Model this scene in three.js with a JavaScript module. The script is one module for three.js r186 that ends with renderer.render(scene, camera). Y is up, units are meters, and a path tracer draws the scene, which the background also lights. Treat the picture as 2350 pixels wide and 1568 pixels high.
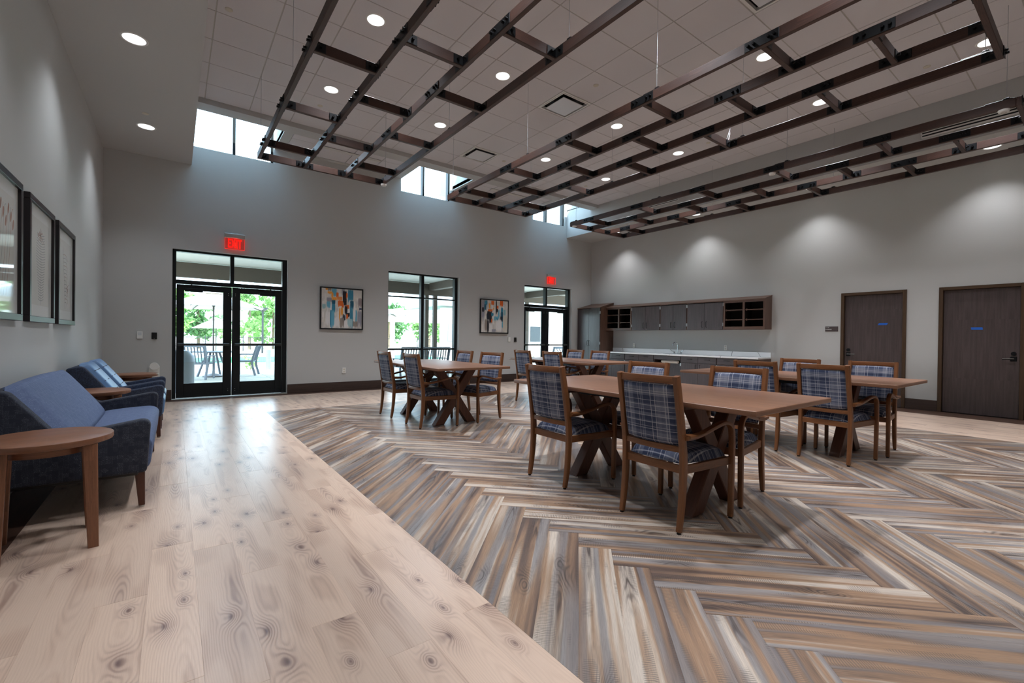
import * as THREE from 'three';
import { mergeGeometries, toCreasedNormals } from 'three/addons/utils/BufferGeometryUtils.js';
import { TextGeometry } from 'three/addons/geometries/TextGeometry.js';
import { FontLoader } from 'three/addons/loaders/FontLoader.js';
import { RectAreaLightUniformsLib } from 'three/addons/lights/RectAreaLightUniformsLib.js';

// ---------------------------------------------------------------- camera, sky, sun, exposure
const scene = new THREE.Scene();
const camera = new THREE.PerspectiveCamera(2 * Math.atan(784 / 1036.05) * 180 / Math.PI, 2350 / 1568, 0.05, 300);
camera.position.set(0, 1.2, 0);
camera.rotation.order = 'YXZ';
camera.rotation.set(-0.0076016, -0.6417267, 0.0125769);
scene.add(camera);

const EXPOSURE = 1.2, SKY = 7.5, SUN = 13, DOWN = 27, WASH = 7;
RectAreaLightUniformsLib.init();
{ // clear summer sky, paler towards the horizon
  const W = 64, H = 32, d = new Float32Array(W * H * 4);
  for (let j = 0; j < H; j++) {
    const up = ((j + 0.5) / H - 0.5) * 2, t = Math.pow(Math.max(0, up), 0.55);
    const c = up < 0 ? [0.55, 0.58, 0.55] : [0.86 - 0.50 * t, 1.0 - 0.36 * t, 1.12 - 0.10 * t];
    for (let i = 0; i < W; i++) { for (let k = 0; k < 3; k++) d[(j * W + i) * 4 + k] = c[k] * SKY; d[(j * W + i) * 4 + 3] = 1; }
  }
  const t = new THREE.DataTexture(d, W, H, THREE.RGBAFormat, THREE.FloatType);
  t.mapping = THREE.EquirectangularReflectionMapping; t.magFilter = t.minFilter = THREE.LinearFilter; t.needsUpdate = true;
  scene.background = t;
}
const sun = new THREE.DirectionalLight(new THREE.Color(1, 0.96, 0.9), SUN);
sun.name = 'sun';
sun.position.set(-6, 34, 10); sun.target.position.set(2, 0, -16);
sun.castShadow = true; sun.shadow.mapSize.set(4096, 4096);
Object.assign(sun.shadow.camera, { left: -40, right: 40, top: 40, bottom: -40, near: 1, far: 120 });
scene.add(sun, sun.target);
const renderer = new THREE.WebGLRenderer({ antialias: true });
renderer.toneMapping = THREE.LinearToneMapping;
renderer.toneMappingExposure = EXPOSURE;
renderer.shadowMap.enabled = true;

// ---------------------------------------------------------------- measured places (metres; the camera stands over the origin)
const ZW = -10.198, XL = -0.976, XR = 10.783, ZB = 3.2;          // window wall, left wall, right wall, back wall
const YC = 5.03, YP = 4.948, YS = 4.31;                          // tile ceiling, strip by the clerestories, side soffits
const SX0 = 0.233, SX1 = 9.67;                                   // inner edges of the side soffits
const DORM = [[0.233, 1.595], [4.283, 5.66], [8.325, 9.67]];     // clerestory shafts
const ZS = -9.205, ZH = -8.91;                                   // back and front of the header beam

// ---------------------------------------------------------------- helpers
let seed = 7;
const rnd = () => { seed = (seed * 1664525 + 1013904223) >>> 0; return seed / 4294967296; };
const rr = (a, b) => a + (b - a) * rnd();
const used = {};
function numbered(n) { const k = used[n] = (used[n] ?? -1) + 1; return k ? n + '_' + String(k).padStart(3, '0') : n; }
function shade(o) { o.castShadow = o.receiveShadow = true; return o; }
function tag(o, label, category, group) { Object.assign(o.userData, { label, category }); if (group) o.userData.group = group; return o; }
function thing(name, label, category, p = [0, 0, 0], turn = 0, group) {
  const o = new THREE.Group(); o.name = numbered(name); o.position.set(...p); o.rotation.y = turn; scene.add(o);
  return tag(o, label, category, group);
}
function struct(name) { const o = new THREE.Group(); o.name = numbered(name); o.userData.kind = 'structure'; scene.add(o); return o; }
function part(name, g, m, parent) {
  const o = shade(new THREE.Mesh(Array.isArray(g) ? merge(g) : g, m));
  o.name = parent === scene ? numbered(name) : name; parent.add(o); return o;
}
function structMesh(name, g, m) { const o = part(name, g, m, scene); o.userData.kind = 'structure'; return o; }
function clean(g) {
  if (g.index) g = g.toNonIndexed();
  for (const k of Object.keys(g.attributes)) if (!['position', 'normal', 'uv'].includes(k)) g.deleteAttribute(k);
  if (!g.attributes.uv) g.setAttribute('uv', new THREE.BufferAttribute(new Float32Array(g.attributes.position.count * 2), 2));
  g.morphAttributes = {}; g.clearGroups();
  return g;
}
function merge(list) { const a = list.flat(9).map(clean); return a.length === 1 ? a[0] : mergeGeometries(a); }
function dup(root, name, p, turn, label, group) {
  const r = root.clone(); r.name = numbered(name); r.position.set(...p); r.rotation.y = turn; r.userData = { ...root.userData, label };
  if (group) r.userData.group = group;
  scene.add(r); return r;
}
const BOXF = [], AX = ['x', 'y', 'z'];
function tris(list) { // list of triangles [v,v,v] turned away from the origin c
  const P = new Float32Array(list.length * 9); let n = 0;
  for (const t of list) for (const v of t) { P[n++] = v[0]; P[n++] = v[1]; P[n++] = v[2]; }
  const g = new THREE.BufferGeometry(); g.setAttribute('position', new THREE.BufferAttribute(P, 3)); g.computeVertexNormals(); return g;
}
// a box with chamfered edges; uv in metres with u along the grain axis
function box(w, h, d, p = [0, 0, 0], c = 0, grain) {
  const H = [w / 2, h / 2, d / 2]; c = Math.min(c, Math.min(...H) * 0.98);
  const V = (s, a) => [0, 1, 2].map((k) => s[k] * (k === a ? H[k] : H[k] - c));
  const out = [], add = (q, n) => {
    const e1 = q[1].map((x, k) => x - q[0][k]), e2 = q[2].map((x, k) => x - q[0][k]);
    const cr = [e1[1] * e2[2] - e1[2] * e2[1], e1[2] * e2[0] - e1[0] * e2[2], e1[0] * e2[1] - e1[1] * e2[0]];
    if (cr[0] * n[0] + cr[1] * n[1] + cr[2] * n[2] < 0) q = q.slice().reverse();
    out.push([q[0], q[1], q[2]]); if (q.length > 3) out.push([q[0], q[2], q[3]]);
  };
  for (let a = 0; a < 3; a++) for (const s of [-1, 1]) {
    const b = (a + 1) % 3, e = (a + 2) % 3, S = (x, y) => { const r = [0, 0, 0]; r[a] = s; r[b] = x; r[e] = y; return r; };
    const n = [0, 0, 0]; n[a] = s;
    add([V(S(-1, -1), a), V(S(1, -1), a), V(S(1, 1), a), V(S(-1, 1), a)], n);
    if (c > 0) for (const t of [-1, 1]) {
      const m = [0, 0, 0]; m[a] = s; m[b] = t;
      const A = S(t, -1), B = S(t, 1); add([V(A, a), V(B, a), V(B, b), V(A, b)], m);
    }
  }
  if (c > 0) for (const x of [-1, 1]) for (const y of [-1, 1]) for (const z of [-1, 1]) { const s = [x, y, z]; add([V(s, 0), V(s, 1), V(s, 2)], s); }
  const g = tris(out); uvBox(g, grain ?? (w >= h && w >= d ? 'x' : h >= d ? 'y' : 'z'));
  g.translate(...p); return g;
}
function span(x0, x1, y0, y1, z0, z1, c = 0, grain) { return box(x1 - x0, y1 - y0, z1 - z0, [(x0 + x1) / 2, (y0 + y1) / 2, (z0 + z1) / 2], c, grain); }
function uvBox(g, grain = 'x', off = [rnd(), rnd()]) {
  if (g.index) throw new Error('uvBox wants triangles');
  const P = g.attributes.position, N = P.count, uv = new Float32Array(N * 2), a = new THREE.Vector3(), b = new THREE.Vector3(), c = new THREE.Vector3();
  const gi = AX.indexOf(grain);
  for (let i = 0; i < N; i += 3) {
    a.fromBufferAttribute(P, i); b.fromBufferAttribute(P, i + 1).sub(a); c.fromBufferAttribute(P, i + 2).sub(a); b.cross(c);
    const n = [Math.abs(b.x), Math.abs(b.y), Math.abs(b.z)], k = n.indexOf(Math.max(...n));
    const rest = [0, 1, 2].filter((q) => q !== k), u = rest.includes(gi) ? gi : rest[0], v = rest.find((q) => q !== u);
    for (let j = i; j < i + 3; j++) { uv[j * 2] = P.getComponent(j, u) + off[0]; uv[j * 2 + 1] = P.getComponent(j, v) + off[1]; }
  }
  g.setAttribute('uv', new THREE.BufferAttribute(uv, 2)); return g;
}
// sweeps a closed outline [[a,b]..] along points; side is the rough direction of a; size(t) scales the outline
function sweep(pts, side, outline, size = () => [1, 1], crease = 0.6) {
  const n = pts.length, m = outline.length, rings = [], S0 = new THREE.Vector3(...side);
  for (let i = 0; i < n; i++) {
    const T = new THREE.Vector3(...pts[Math.min(n - 1, i + 1)]).sub(new THREE.Vector3(...pts[Math.max(0, i - 1)])).normalize();
    const S = S0.clone().addScaledVector(T, -S0.dot(T)).normalize(), U = new THREE.Vector3().crossVectors(T, S), k = size(i / (n - 1));
    rings.push(outline.map(([a, b]) => new THREE.Vector3(...pts[i]).addScaledVector(S, a * k[0]).addScaledVector(U, b * k[1]).toArray()));
  }
  const out = [];
  for (let i = 0; i < n - 1; i++) for (let j = 0; j < m; j++) { const q = (j + 1) % m, A = rings[i][j], B = rings[i][q], C = rings[i + 1][q], D = rings[i + 1][j]; out.push([A, B, C], [A, C, D]); }
  for (let j = 1; j < m - 1; j++) { out.push([rings[0][0], rings[0][j + 1], rings[0][j]]); out.push([rings[n - 1][0], rings[n - 1][j], rings[n - 1][j + 1]]); }
  let g = tris(out);
  if (crease) g = toCreasedNormals(g, crease);
  // uv: u along, v round
  const uv = new Float32Array(g.attributes.position.count * 2), o = rnd(), len = [0]; for (let i = 1; i < n; i++) len.push(len[i - 1] + Math.hypot(...[0, 1, 2].map((k) => pts[i][k] - pts[i - 1][k])));
  const per = 2 * Math.max(...outline.map((q) => Math.abs(q[0]))) + 2 * Math.max(...outline.map((q) => Math.abs(q[1])));
  let w = 0; for (let i = 0; i < n - 1; i++) for (let j = 0; j < m; j++) for (const [di, dj] of [[0, 0], [0, 1], [1, 1], [0, 0], [1, 1], [1, 0]]) { uv[w++] = len[i + di] + o; uv[w++] = ((j + dj) / m) * per * 2 + o; }
  g.setAttribute('uv', new THREE.BufferAttribute(uv, 2)); return g;
}
function roundRect(a, b, r = 0.004, k = 1) { // outline of half sizes a, b with cut or rounded corners
  const o = []; for (const [sx, sy, t0] of [[1, -1, -90], [1, 1, 0], [-1, 1, 90], [-1, -1, 180]]) for (let i = 0; i <= k; i++) { const t = (t0 + (i / k) * 90) * Math.PI / 180; o.push([sx * (a - r) + Math.cos(t) * r, sy * (b - r) + Math.sin(t) * r]); }
  return o;
}
function circle(r, n = 10) { return [...Array(n)].map((_, i) => [Math.cos(i / n * 2 * Math.PI) * r, Math.sin(i / n * 2 * Math.PI) * r]); }
function spline(ps, n = 16, tension = 0.5) { return new THREE.CatmullRomCurve3(ps.map((p) => new THREE.Vector3(...p)), false, 'catmullrom', tension).getPoints(n).map((v) => v.toArray()); }
function tube(ps, r, n = 8) { return sweep(ps, Math.abs(ps[ps.length - 1][1] - ps[0][1]) > 0.7 * Math.hypot(...[0, 1, 2].map((k) => ps[ps.length - 1][k] - ps[0][k])) ? [1, 0, 0.01] : [0, 1, 0.01], circle(r, n), undefined, 0.9); }
function lathe(ps, n = 32, p = [0, 0, 0]) { const g = clean(new THREE.LatheGeometry(ps.map((q) => new THREE.Vector2(...q)), n)); g.translate(...p); return toCreasedNormals(g, 0.6); }
function poly(ps, depth, bevel = 0, seg = 1) { // extruded outline in x,y, depth along z
  const s = ps instanceof THREE.Shape ? ps : new THREE.Shape(ps.map((q) => new THREE.Vector2(...q)));
  const g = clean(new THREE.ExtrudeGeometry(s, { depth: depth - 2 * bevel, bevelEnabled: bevel > 0, bevelThickness: bevel, bevelSize: bevel, bevelOffset: -bevel, bevelSegments: seg, curveSegments: 10 }));
  g.translate(0, 0, bevel); return g;
}
function soften(g, a = 0.7) { const uv = g.attributes.uv; g = toCreasedNormals(g, a); if (uv) g.setAttribute('uv', uv); return g; }
function at(g, x, y, z) { g.translate(x, y, z); return g; }
function turnY(g, a) { g.rotateY(a); return g; }
// a wall: outline in (u, y) with rectangular openings, extruded
function slab(u0, u1, y0, y1, holes, t) {
  const s = new THREE.Shape([[u0, y0], [u1, y0], [u1, y1], [u0, y1]].map((q) => new THREE.Vector2(...q)));
  for (const [a, b, c, d] of holes) s.holes.push(new THREE.Path([[a, c], [a, d], [b, d], [b, c]].map((q) => new THREE.Vector2(...q))));
  return clean(new THREE.ExtrudeGeometry(s, { depth: t, bevelEnabled: false }));
}
// ---------------------------------------------------------------- textures
function lattice(s) { const a = new Float32Array(65536); let q = s * 2654435761 >>> 0; for (let i = 0; i < 65536; i++) { q = (q * 1664525 + 1013904223) >>> 0; a[i] = q / 4294967296; } return a; }
const LAT = lattice(11);
function vn(x, y, s = 0) { // value noise 0..1
  const ix = Math.floor(x), iy = Math.floor(y); let fx = x - ix, fy = y - iy; fx = fx * fx * (3 - 2 * fx); fy = fy * fy * (3 - 2 * fy);
  const h = (a, b) => LAT[((a + s * 57) * 73 + (b + s * 13) * 8191 + ((a * b) & 1023) * 31) & 65535];
  const A = h(ix, iy), B = h(ix + 1, iy), C = h(ix, iy + 1), D = h(ix + 1, iy + 1);
  return A + (B - A) * fx + (C - A) * fy + (A - B - C + D) * fx * fy;
}
const cl = (x, a = 0, b = 1) => Math.min(b, Math.max(a, x)), ss = (a, b, x) => { x = cl((x - a) / (b - a)); return x * x * (3 - 2 * x); };
const mixc = (a, b, t) => [a[0] + (b[0] - a[0]) * t, a[1] + (b[1] - a[1]) * t, a[2] + (b[2] - a[2]) * t];
function dataTex(W, H, fn, srgb = true) {
  const d = new Uint8Array(W * H * 4);
  for (let j = 0; j < H; j++) for (let i = 0; i < W; i++) { const c = fn(i, j), k = (j * W + i) * 4; d[k] = cl(c[0], 0, 255); d[k + 1] = cl(c[1], 0, 255); d[k + 2] = cl(c[2], 0, 255); d[k + 3] = 255; }
  return finish(new THREE.DataTexture(d, W, H), srgb);
}
function finish(t, srgb = true) { t.wrapS = t.wrapT = THREE.RepeatWrapping; t.magFilter = THREE.LinearFilter; t.minFilter = THREE.LinearMipmapLinearFilter; t.generateMipmaps = true; if (srgb) t.colorSpace = THREE.SRGBColorSpace; t.needsUpdate = true; return t; }
function canvasTex(W, H, draw) { const c = document.createElement('canvas'); c.width = W; c.height = H; draw(c.getContext('2d'), W, H); return finish(new THREE.CanvasTexture(c)); }
function rep(t, x, y) { const r = t.clone(); r.repeat.set(x, y); r.needsUpdate = true; return r; }
const PL = 1.288, PW = 0.184, ROWS = 8;                            // plank length, width, prints per sheet

// sheets of eight plank prints each: colour and relief together
function plankSheets(print) {
  const W = 2048, H = 2048, RH = H / ROWS, col = new Uint8Array(W * H * 4), bw = 1024, bh = 1024, bump = new Uint8Array(bw * bh * 4);
  for (let r = 0; r < ROWS; r++) {
    const f = print(r);
    for (let j = 0; j < RH; j++) for (let i = 0; i < W; i++) {
      const c = f((i / W) * PL, (j / RH) * PW), y = r * RH + j, k = (y * W + i) * 4;
      col[k] = cl(c[0], 0, 255); col[k + 1] = cl(c[1], 0, 255); col[k + 2] = cl(c[2], 0, 255); col[k + 3] = 255;
      if (!(i & 1) && !(j & 1)) { const q = ((y >> 1) * bw + (i >> 1)) * 4; bump[q] = bump[q + 1] = bump[q + 2] = cl(c[3], 0, 1) * 255; bump[q + 3] = 255; }
    }
  }
  return [finish(new THREE.DataTexture(col, W, H)), finish(new THREE.DataTexture(bump, bw, bh), false)];
}
function knotList(r, n, s) { const o = []; let q = (r * 977 + s * 131 + 5) >>> 0; const R = () => { q = (q * 1664525 + 1013904223) >>> 0; return q / 4294967296; }; R(); for (let i = 0; i < n; i++) o.push([R() * PL, (0.2 + 0.6 * R()) * PW, 0.014 + 0.02 * R()]); return o; }
function oakPrint(r) {
  const knots = knotList(r, 1 + (r % 3), 3), c0 = 0.05 + 0.085 * ((r * 5) % 8) / 8, tone = ((r * 3) % 8) / 8 - 0.5;
  const light = [214 + tone * 12, 190 + tone * 10, 170 + tone * 8], mid = [182, 154, 134], dark = [112, 88, 80], knot = [84, 64, 62];
  return (u, v) => {
    const wv = v + 0.016 * (vn(u * 3.1, v * 9, r) - 0.5) + 0.006 * (vn(u * 11, v * 24, r + 9) - 0.5), h = 0.012 + 0.075 * vn(u * 2.2 + r * 7, 0.5, 21);
    let f = Math.sqrt((wv - c0) * (wv - c0) + h * h), kd = 0, near = 0;
    for (const [ku, kv, kr] of knots) {
      const du = (u - ku) * 0.42, dv = wv - kv, d2 = du * du + dv * dv; f += 0.035 * Math.exp(-d2 / (kr * kr * 2.2)); kd = Math.max(kd, Math.exp(-d2 / (kr * kr * 0.16))); near = Math.max(near, Math.exp(-d2 / (kr * kr * 2.6)));
    }
    const ring = Math.pow(0.5 + 0.5 * Math.sin(f * 900 + 3 * vn(u * 5, v * 60, r + 2)), 1.6), heart = Math.exp(-Math.pow((wv - c0) / 0.028, 2)) * ss(0.35, 0.75, vn(u * 1.7 + r, 3.3, 40));
    const fib = vn(u * 14, v * 1100, r + 4) * 0.6 + vn(u * 45, v * 2600, r + 6) * 0.4, bl = ss(0.55, 0.85, vn(u * 3.4 + 3 * r, v * 22, 33)), sh = Math.max(near * 0.9, heart * 0.75);
    let c = mixc(light, mid, cl(0.16 * ring + 0.34 * (fib - 0.3) + 0.35 * bl));
    c = mixc(c, dark, cl(sh * (0.22 + 0.38 * ring) + 0.10 * bl * ring)); c = mixc(c, knot, cl(kd * 0.6));
    c.push(cl(0.75 - 0.6 * ring * (0.25 + sh) - 0.35 * (1 - fib))); return c;
  };
}
function greyPrint(r) {
  const knots = knotList(r, r % 2 ? 2 : 1, 8), c0 = 0.06 + 0.06 * ((r * 3) % 5) / 5;
  const pale = [192, 180, 166], brown = [150, 121, 97], deep = [96, 80, 72], blue = [126, 124, 126], ink = [62, 54, 52];
  return (u, v) => {
    const wv = v + 0.014 * (vn(u * 2.6, v * 8, r + 50) - 0.5) + 0.005 * (vn(u * 9, v * 30, r + 51) - 0.5), b1 = vn(u * 0.9 + r * 5, wv * 24, r + 60), b2 = vn(u * 1.7 + r * 3, wv * 62, r + 61), b3 = vn(u * 0.7 + r, wv * 30, r + 62);
    const fib = vn(u * 12, v * 900, r + 63) * 0.55 + vn(u * 40, v * 2400, r + 64) * 0.45, t = b1 * 0.62 + b2 * 0.38;
    let f = Math.sqrt(Math.pow(wv - c0, 2) + Math.pow(0.014 + 0.06 * vn(u * 1.9 + r * 3, 0.3, 71), 2)), near = 0;
    for (const [ku, kv, kr] of knots) { const du = (u - ku) * 0.3, dv = wv - kv, d2 = du * du + dv * dv; f += 0.03 * Math.exp(-d2 / (kr * kr * 2)); near = Math.max(near, Math.exp(-d2 / (kr * kr * 1.6))); }
    const ring = Math.pow(0.5 + 0.5 * Math.sin(f * 760 + 4 * vn(u * 6, v * 70, r + 72)), 2), heart = Math.max(near, Math.exp(-Math.pow((wv - c0) / 0.024, 2)) * ss(0.3, 0.7, vn(u * 1.5 + r * 2, 1.3, 41)));
    let c = mixc(deep, brown, ss(0.22, 0.5, t)); c = mixc(c, pale, ss(0.5, 0.76, t)); c = mixc(c, blue, 0.75 * ss(0.5, 0.72, b3));
    c = mixc(c, ink, cl(heart * (0.12 + 0.55 * ring) + 0.22 * (1 - fib) * (0.4 + heart)));
    const saw = ss(0.66, 0.8, vn(u * 5 + r, wv * 34, 80)) * Math.pow(0.5 + 0.5 * Math.sin(u * 620 + 5 * vn(u * 30, v * 40, 81)), 2);
    c = mixc(c, [80, 74, 72], 0.55 * saw); const g = 0.9 + 0.2 * fib; c = c.map((x) => x * g);
    c.push(cl(0.8 - 0.5 * ring * heart - 0.5 * (1 - fib) - 0.3 * saw)); return c;
  };
}
const [oakMap, oakBump] = plankSheets(oakPrint), [greyMap, greyBump] = plankSheets(greyPrint);

// wood grain as a tint-free multiplier, one metre along u
const grainMap = dataTex(1024, 512, (i, j) => {
  const u = i / 1024, v = j / 512, w = v + 0.02 * (vn(u * 4, v * 6, 90) - 0.5), f = vn(u * 10, w * 260, 91) * 0.5 + vn(u * 26, w * 620, 92) * 0.5, b = vn(u * 3, w * 30, 93), p = vn(u * 60, w * 700, 94);
  const k = 255 * (0.72 + 0.16 * f + 0.14 * b - 0.1 * ss(0.8, 0.95, p)); return [k, k, k];
});
const boldMap = dataTex(1024, 512, (i, j) => { // open oak figure with dark pores
  const u = i / 1024, v = j / 512, w = v + 0.05 * (vn(u * 3, v * 4, 95) - 0.5), h = 0.04 + 0.2 * vn(u * 2.5, 0.2, 96), f = Math.sqrt(Math.pow((w % 0.25) - 0.12, 2) + h * h * 0.1);
  const ring = 0.5 + 0.5 * Math.sin(f * 420 + 4 * vn(u * 8, v * 40, 97)), p = vn(u * 18, w * 420, 98), k = 255 * (0.62 + 0.24 * ring * vn(u * 3, w * 9, 99) + 0.2 * p); return [k, k, k];
});
// navy plaid, 0.42 m square
const plaidMap = (() => {
  const W = 512, R = (() => { let q = 4242; return () => { q = (q * 1664525 + 1013904223) >>> 0; return q / 4294967296; }; })();
  const stripes = (n) => { const a = new Float32Array(W); const put = (p, w, k) => { for (let i = 0; i < W; i++) { let d = Math.abs(i - p); d = Math.min(d, W - d); a[i] = Math.max(a[i], k * (1 - ss(w * 0.6, w, d))); } };
    for (let i = 0; i < 5; i++) put(R() * W, 22 + 26 * R(), 0.30 + 0.12 * R()); for (let i = 0; i < 10; i++) put(R() * W, 5 + 5 * R(), 0.42); for (let i = 0; i < n; i++) put((i + 0.8 * R()) * W / n, 2.6 + 1.4 * R(), 0.72 + 0.28 * R());
    const dark = new Float32Array(W); for (let i = 0; i < 3; i++) { const p = (i + 0.2 + 0.5 * R()) * W / 3, w = 26 + 14 * R(); for (let k = 0; k < W; k++) dark[k] = Math.max(dark[k], 1 - ss(w * 0.8, w, Math.min(Math.abs(k - p), W - Math.abs(k - p)))); }
    for (let i = 0; i < W; i++) if (a[i] < 0.6) a[i] *= 1 - 0.9 * dark[i]; return a; };
  const X = stripes(9), Y = stripes(13), base = [42, 54, 84], lite = [206, 204, 206];
  return dataTex(W, W, (i, j) => { const wv = (i + j) & 2 ? 1 : 0.9, a = X[i] * (0.78 + 0.22 * ((j >> 1) & 1)), b = Y[j] * (0.78 + 0.22 * ((i >> 1) & 1)); const t = cl(1 - (1 - a * 0.85) * (1 - b * 0.85) + 0.06 * (vn(i * 0.9, j * 0.1, 3) - 0.5)); return mixc(base, lite, t).map((x) => x * wv); });
})();
// sofa cloths: rows of short stitched dashes
function dashTex(bg, fg, cell, lean, strength, s) {
  return canvasTex(1024, 1024, (g, W) => {
    let q = s; const R = () => { q = (q * 1664525 + 1013904223) >>> 0; return q / 4294967296; };
    g.fillStyle = `rgb(${bg})`; g.fillRect(0, 0, W, W);
    for (let i = 0; i < 60000; i++) { g.fillStyle = `rgba(${R() < 0.5 ? '0,0,0' : '150,165,190'},${0.08 * R()})`; g.fillRect(R() * W, R() * W, 1 + 5 * R(), 1.5); }
    const n = Math.round(W / cell);
    for (let a = 0; a < n; a++) for (let b = 0; b < n; b++) {
      const dir = lean ?? [0, 90, 0, 90, 45, 90][Math.floor(R() * 6)], al = strength * (0.25 + 0.75 * R()) * (R() < 0.16 ? 0.15 : 1);
      g.save(); g.translate((a + 0.5) * cell, (b + 0.5) * cell); g.rotate(dir * Math.PI / 180);
      for (let k = -2; k <= 2; k++) { let x = -cell * 0.5; while (x < cell * 0.5) { const l = 4 + 9 * R(); g.fillStyle = `rgba(${fg},${al * (0.5 + 0.5 * R())})`; g.fillRect(x, k * cell * 0.2 - 1.6, l, 3.2); x += l + 3 + 2 * R(); } }
      g.restore();
    }
  });
}
const darkCloth = dashTex('30,35,48', '158,162,168', 43, null, 0.55, 77), paleCloth = dashTex('84,100,134', '196,208,228', 40, 72, 0.42, 78);
const denimMap = dataTex(256, 256, (i, j) => { const k = 0.72 + 0.5 * (vn(i * 0.12, j * 0.9, 5) - 0.5) + 0.35 * (vn(i * 0.8, j * 0.15, 6) - 0.5); return [62 * k, 74 * k, 100 * k]; });
const quartzMap = canvasTex(2048, 256, (g, W, H) => {
  g.fillStyle = '#e9ebec'; g.fillRect(0, 0, W, H); g.lineCap = 'round';
  for (const [x, y, dx, dy, w] of [[150, 20, 60, 190, 6], [640, 230, 50, -60, 5], [1560, 250, 110, -210, 7], [1100, 10, -40, 40, 3], [1900, 60, 60, 50, 3]]) {
    g.strokeStyle = 'rgba(130,132,136,.75)'; g.lineWidth = w; g.beginPath(); g.moveTo(x, y); g.quadraticCurveTo(x + dx * 0.4, y + dy * 0.2, x + dx, y + dy); g.stroke();
  }
});
const speckBump = dataTex(256, 256, (i, j) => { const k = 255 * (0.5 * vn(i * 0.5, j * 0.5, 7) + 0.5 * vn(i * 0.17, j * 0.17, 8)); return [k, k, k]; }, false);
const wallBump = dataTex(256, 256, (i, j) => { const k = 255 * (0.6 * vn(i * 0.35, j * 0.35, 17) + 0.4 * vn(i * 0.9, j * 0.9, 18)); return [k, k, k]; }, false);
const concreteMap = dataTex(256, 256, (i, j) => { const k = 205 + 40 * (vn(i * 0.04, j * 0.04, 27) - 0.5) + 24 * (vn(i * 0.4, j * 0.4, 28) - 0.5); return [k, k * 0.985, k * 0.95]; });

// ---------------------------------------------------------------- materials
const std = (c, roughness = 0.8, o = {}) => new THREE.MeshStandardMaterial({ color: new THREE.Color(c), roughness, ...o });
const wood = (c, roughness = 0.4, map = grainMap, k = 1) => std(c, roughness, { map: rep(map, k, 2 * k) });
const M = {
  wall: std('#bfc0be', 0.85, { bumpMap: rep(wallBump, 4, 4), bumpScale: 0.0006 }),
  soffit: std('#bfc0be', 0.85),
  tile: std('#d8d6d8', 0.95, { bumpMap: rep(speckBump, 5, 5), bumpScale: 0.001 }),
  tee: std('#b7b4ae', 0.5),
  oak: std('#ffffff', 0.3, { map: oakMap, bumpMap: oakBump, bumpScale: 0.0007 }),
  grey: std('#ffffff', 0.34, { map: greyMap, bumpMap: greyBump, bumpScale: 0.0007 }),
  sub: std('#3a322c', 0.9),
  border: wood('#5c4336', 0.4), base: wood('#4a3830', 0.5),
  chair: wood('#8a5833', 0.38), table: wood('#94694f', 0.36), trestle: wood('#6e4532', 0.45), side: wood('#8f5f43', 0.4),
  plaid: std('#ffffff', 0.75, { map: rep(plaidMap, 2.3, 2.3) }), welt: std('#1d2438', 0.8), foot: std('#101010', 0.5),
  beam: wood('#52352a', 0.5, boldMap), plate: std('#14171a', 0.42, { metalness: 0.5 }), bolt: std('#0c0d0f', 0.35, { metalness: 0.6 }), cable: std('#b9bcc0', 0.35, { metalness: 0.8 }),
  bronze: std('#10171a', 0.42, { metalness: 0.3 }), bar: std('#4a4d4c', 0.35, { metalness: 0.7 }), alum: std('#c4c4bf', 0.35, { metalness: 0.8 }),
  glass: new THREE.MeshPhysicalMaterial({ color: new THREE.Color(0.93, 0.975, 0.97), roughness: 0, transmission: 1, thickness: 0, ior: 1.5 }),
  white: std('#e6e6e2', 0.45), offwhite: std('#cfcabb', 0.6), black: std('#0b0c0d', 0.4), chrome: std('#d5d8da', 0.15, { metalness: 1 }),
  cab: wood('#54494a', 0.32), cabside: wood('#6d5143', 0.42), cabin: std('#151210', 0.8), pull: std('#0d0d0e', 0.4, { metalness: 0.6 }), hinge: std('#c8cbcc', 0.35, { metalness: 0.7 }),
  quartz: std('#ffffff', 0.22, { map: quartzMap }), door: wood('#5d5150', 0.4), doorframe: wood('#57402a', 0.45), tape: std('#1c64c8', 0.6),
  sofadark: std('#ffffff', 0.9, { map: rep(darkCloth, 1.6, 1.6) }), sofapale: std('#ffffff', 0.85, { map: rep(paleCloth, 1.7, 1.7) }), denim: std('#ffffff', 0.9, { map: rep(denimMap, 3, 3) }), vinyl: std('#5f84b0', 0.38), leg: wood('#5a2f1e', 0.4),
  lens: new THREE.MeshStandardMaterial({ color: 0xffffff, emissive: new THREE.Color(1, 1, 1), emissiveIntensity: 1.6, roughness: 0.5 }),
  exit: new THREE.MeshStandardMaterial({ color: 0x400000, emissive: new THREE.Color(1, 0.01, 0.005), emissiveIntensity: 1.2, roughness: 0.5 }),
  concrete: std('#d8d4ca', 0.9, { map: rep(concreteMap, 0.5, 0.5) }), turf: std('#3fae6e', 0.95), soil: std('#7a6a58', 0.95), gravel: std('#cdc6b8', 0.95),
  fabric: std('#d9d3c5', 0.9, { side: THREE.DoubleSide }), polem: std('#4b4a48', 0.5, { metalness: 0.3 }), resin: std('#6e7680', 0.7), steelgrey: std('#7e878f', 0.5, { metalness: 0.3 }),
  pergola: std('#b9b3a8', 0.7), porchwood: std('#4d443c', 0.7), porchceil: std('#d5d2cb', 0.8), siding: std('#d6d7d2', 0.8), roofing: std('#8f9296', 0.9), darkwin: std('#1c262b', 0.15), stone: std('#b0a79c', 0.9),
  ironwork: std('#1d2022', 0.5),
};
M.pane = M.glass;
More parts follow.
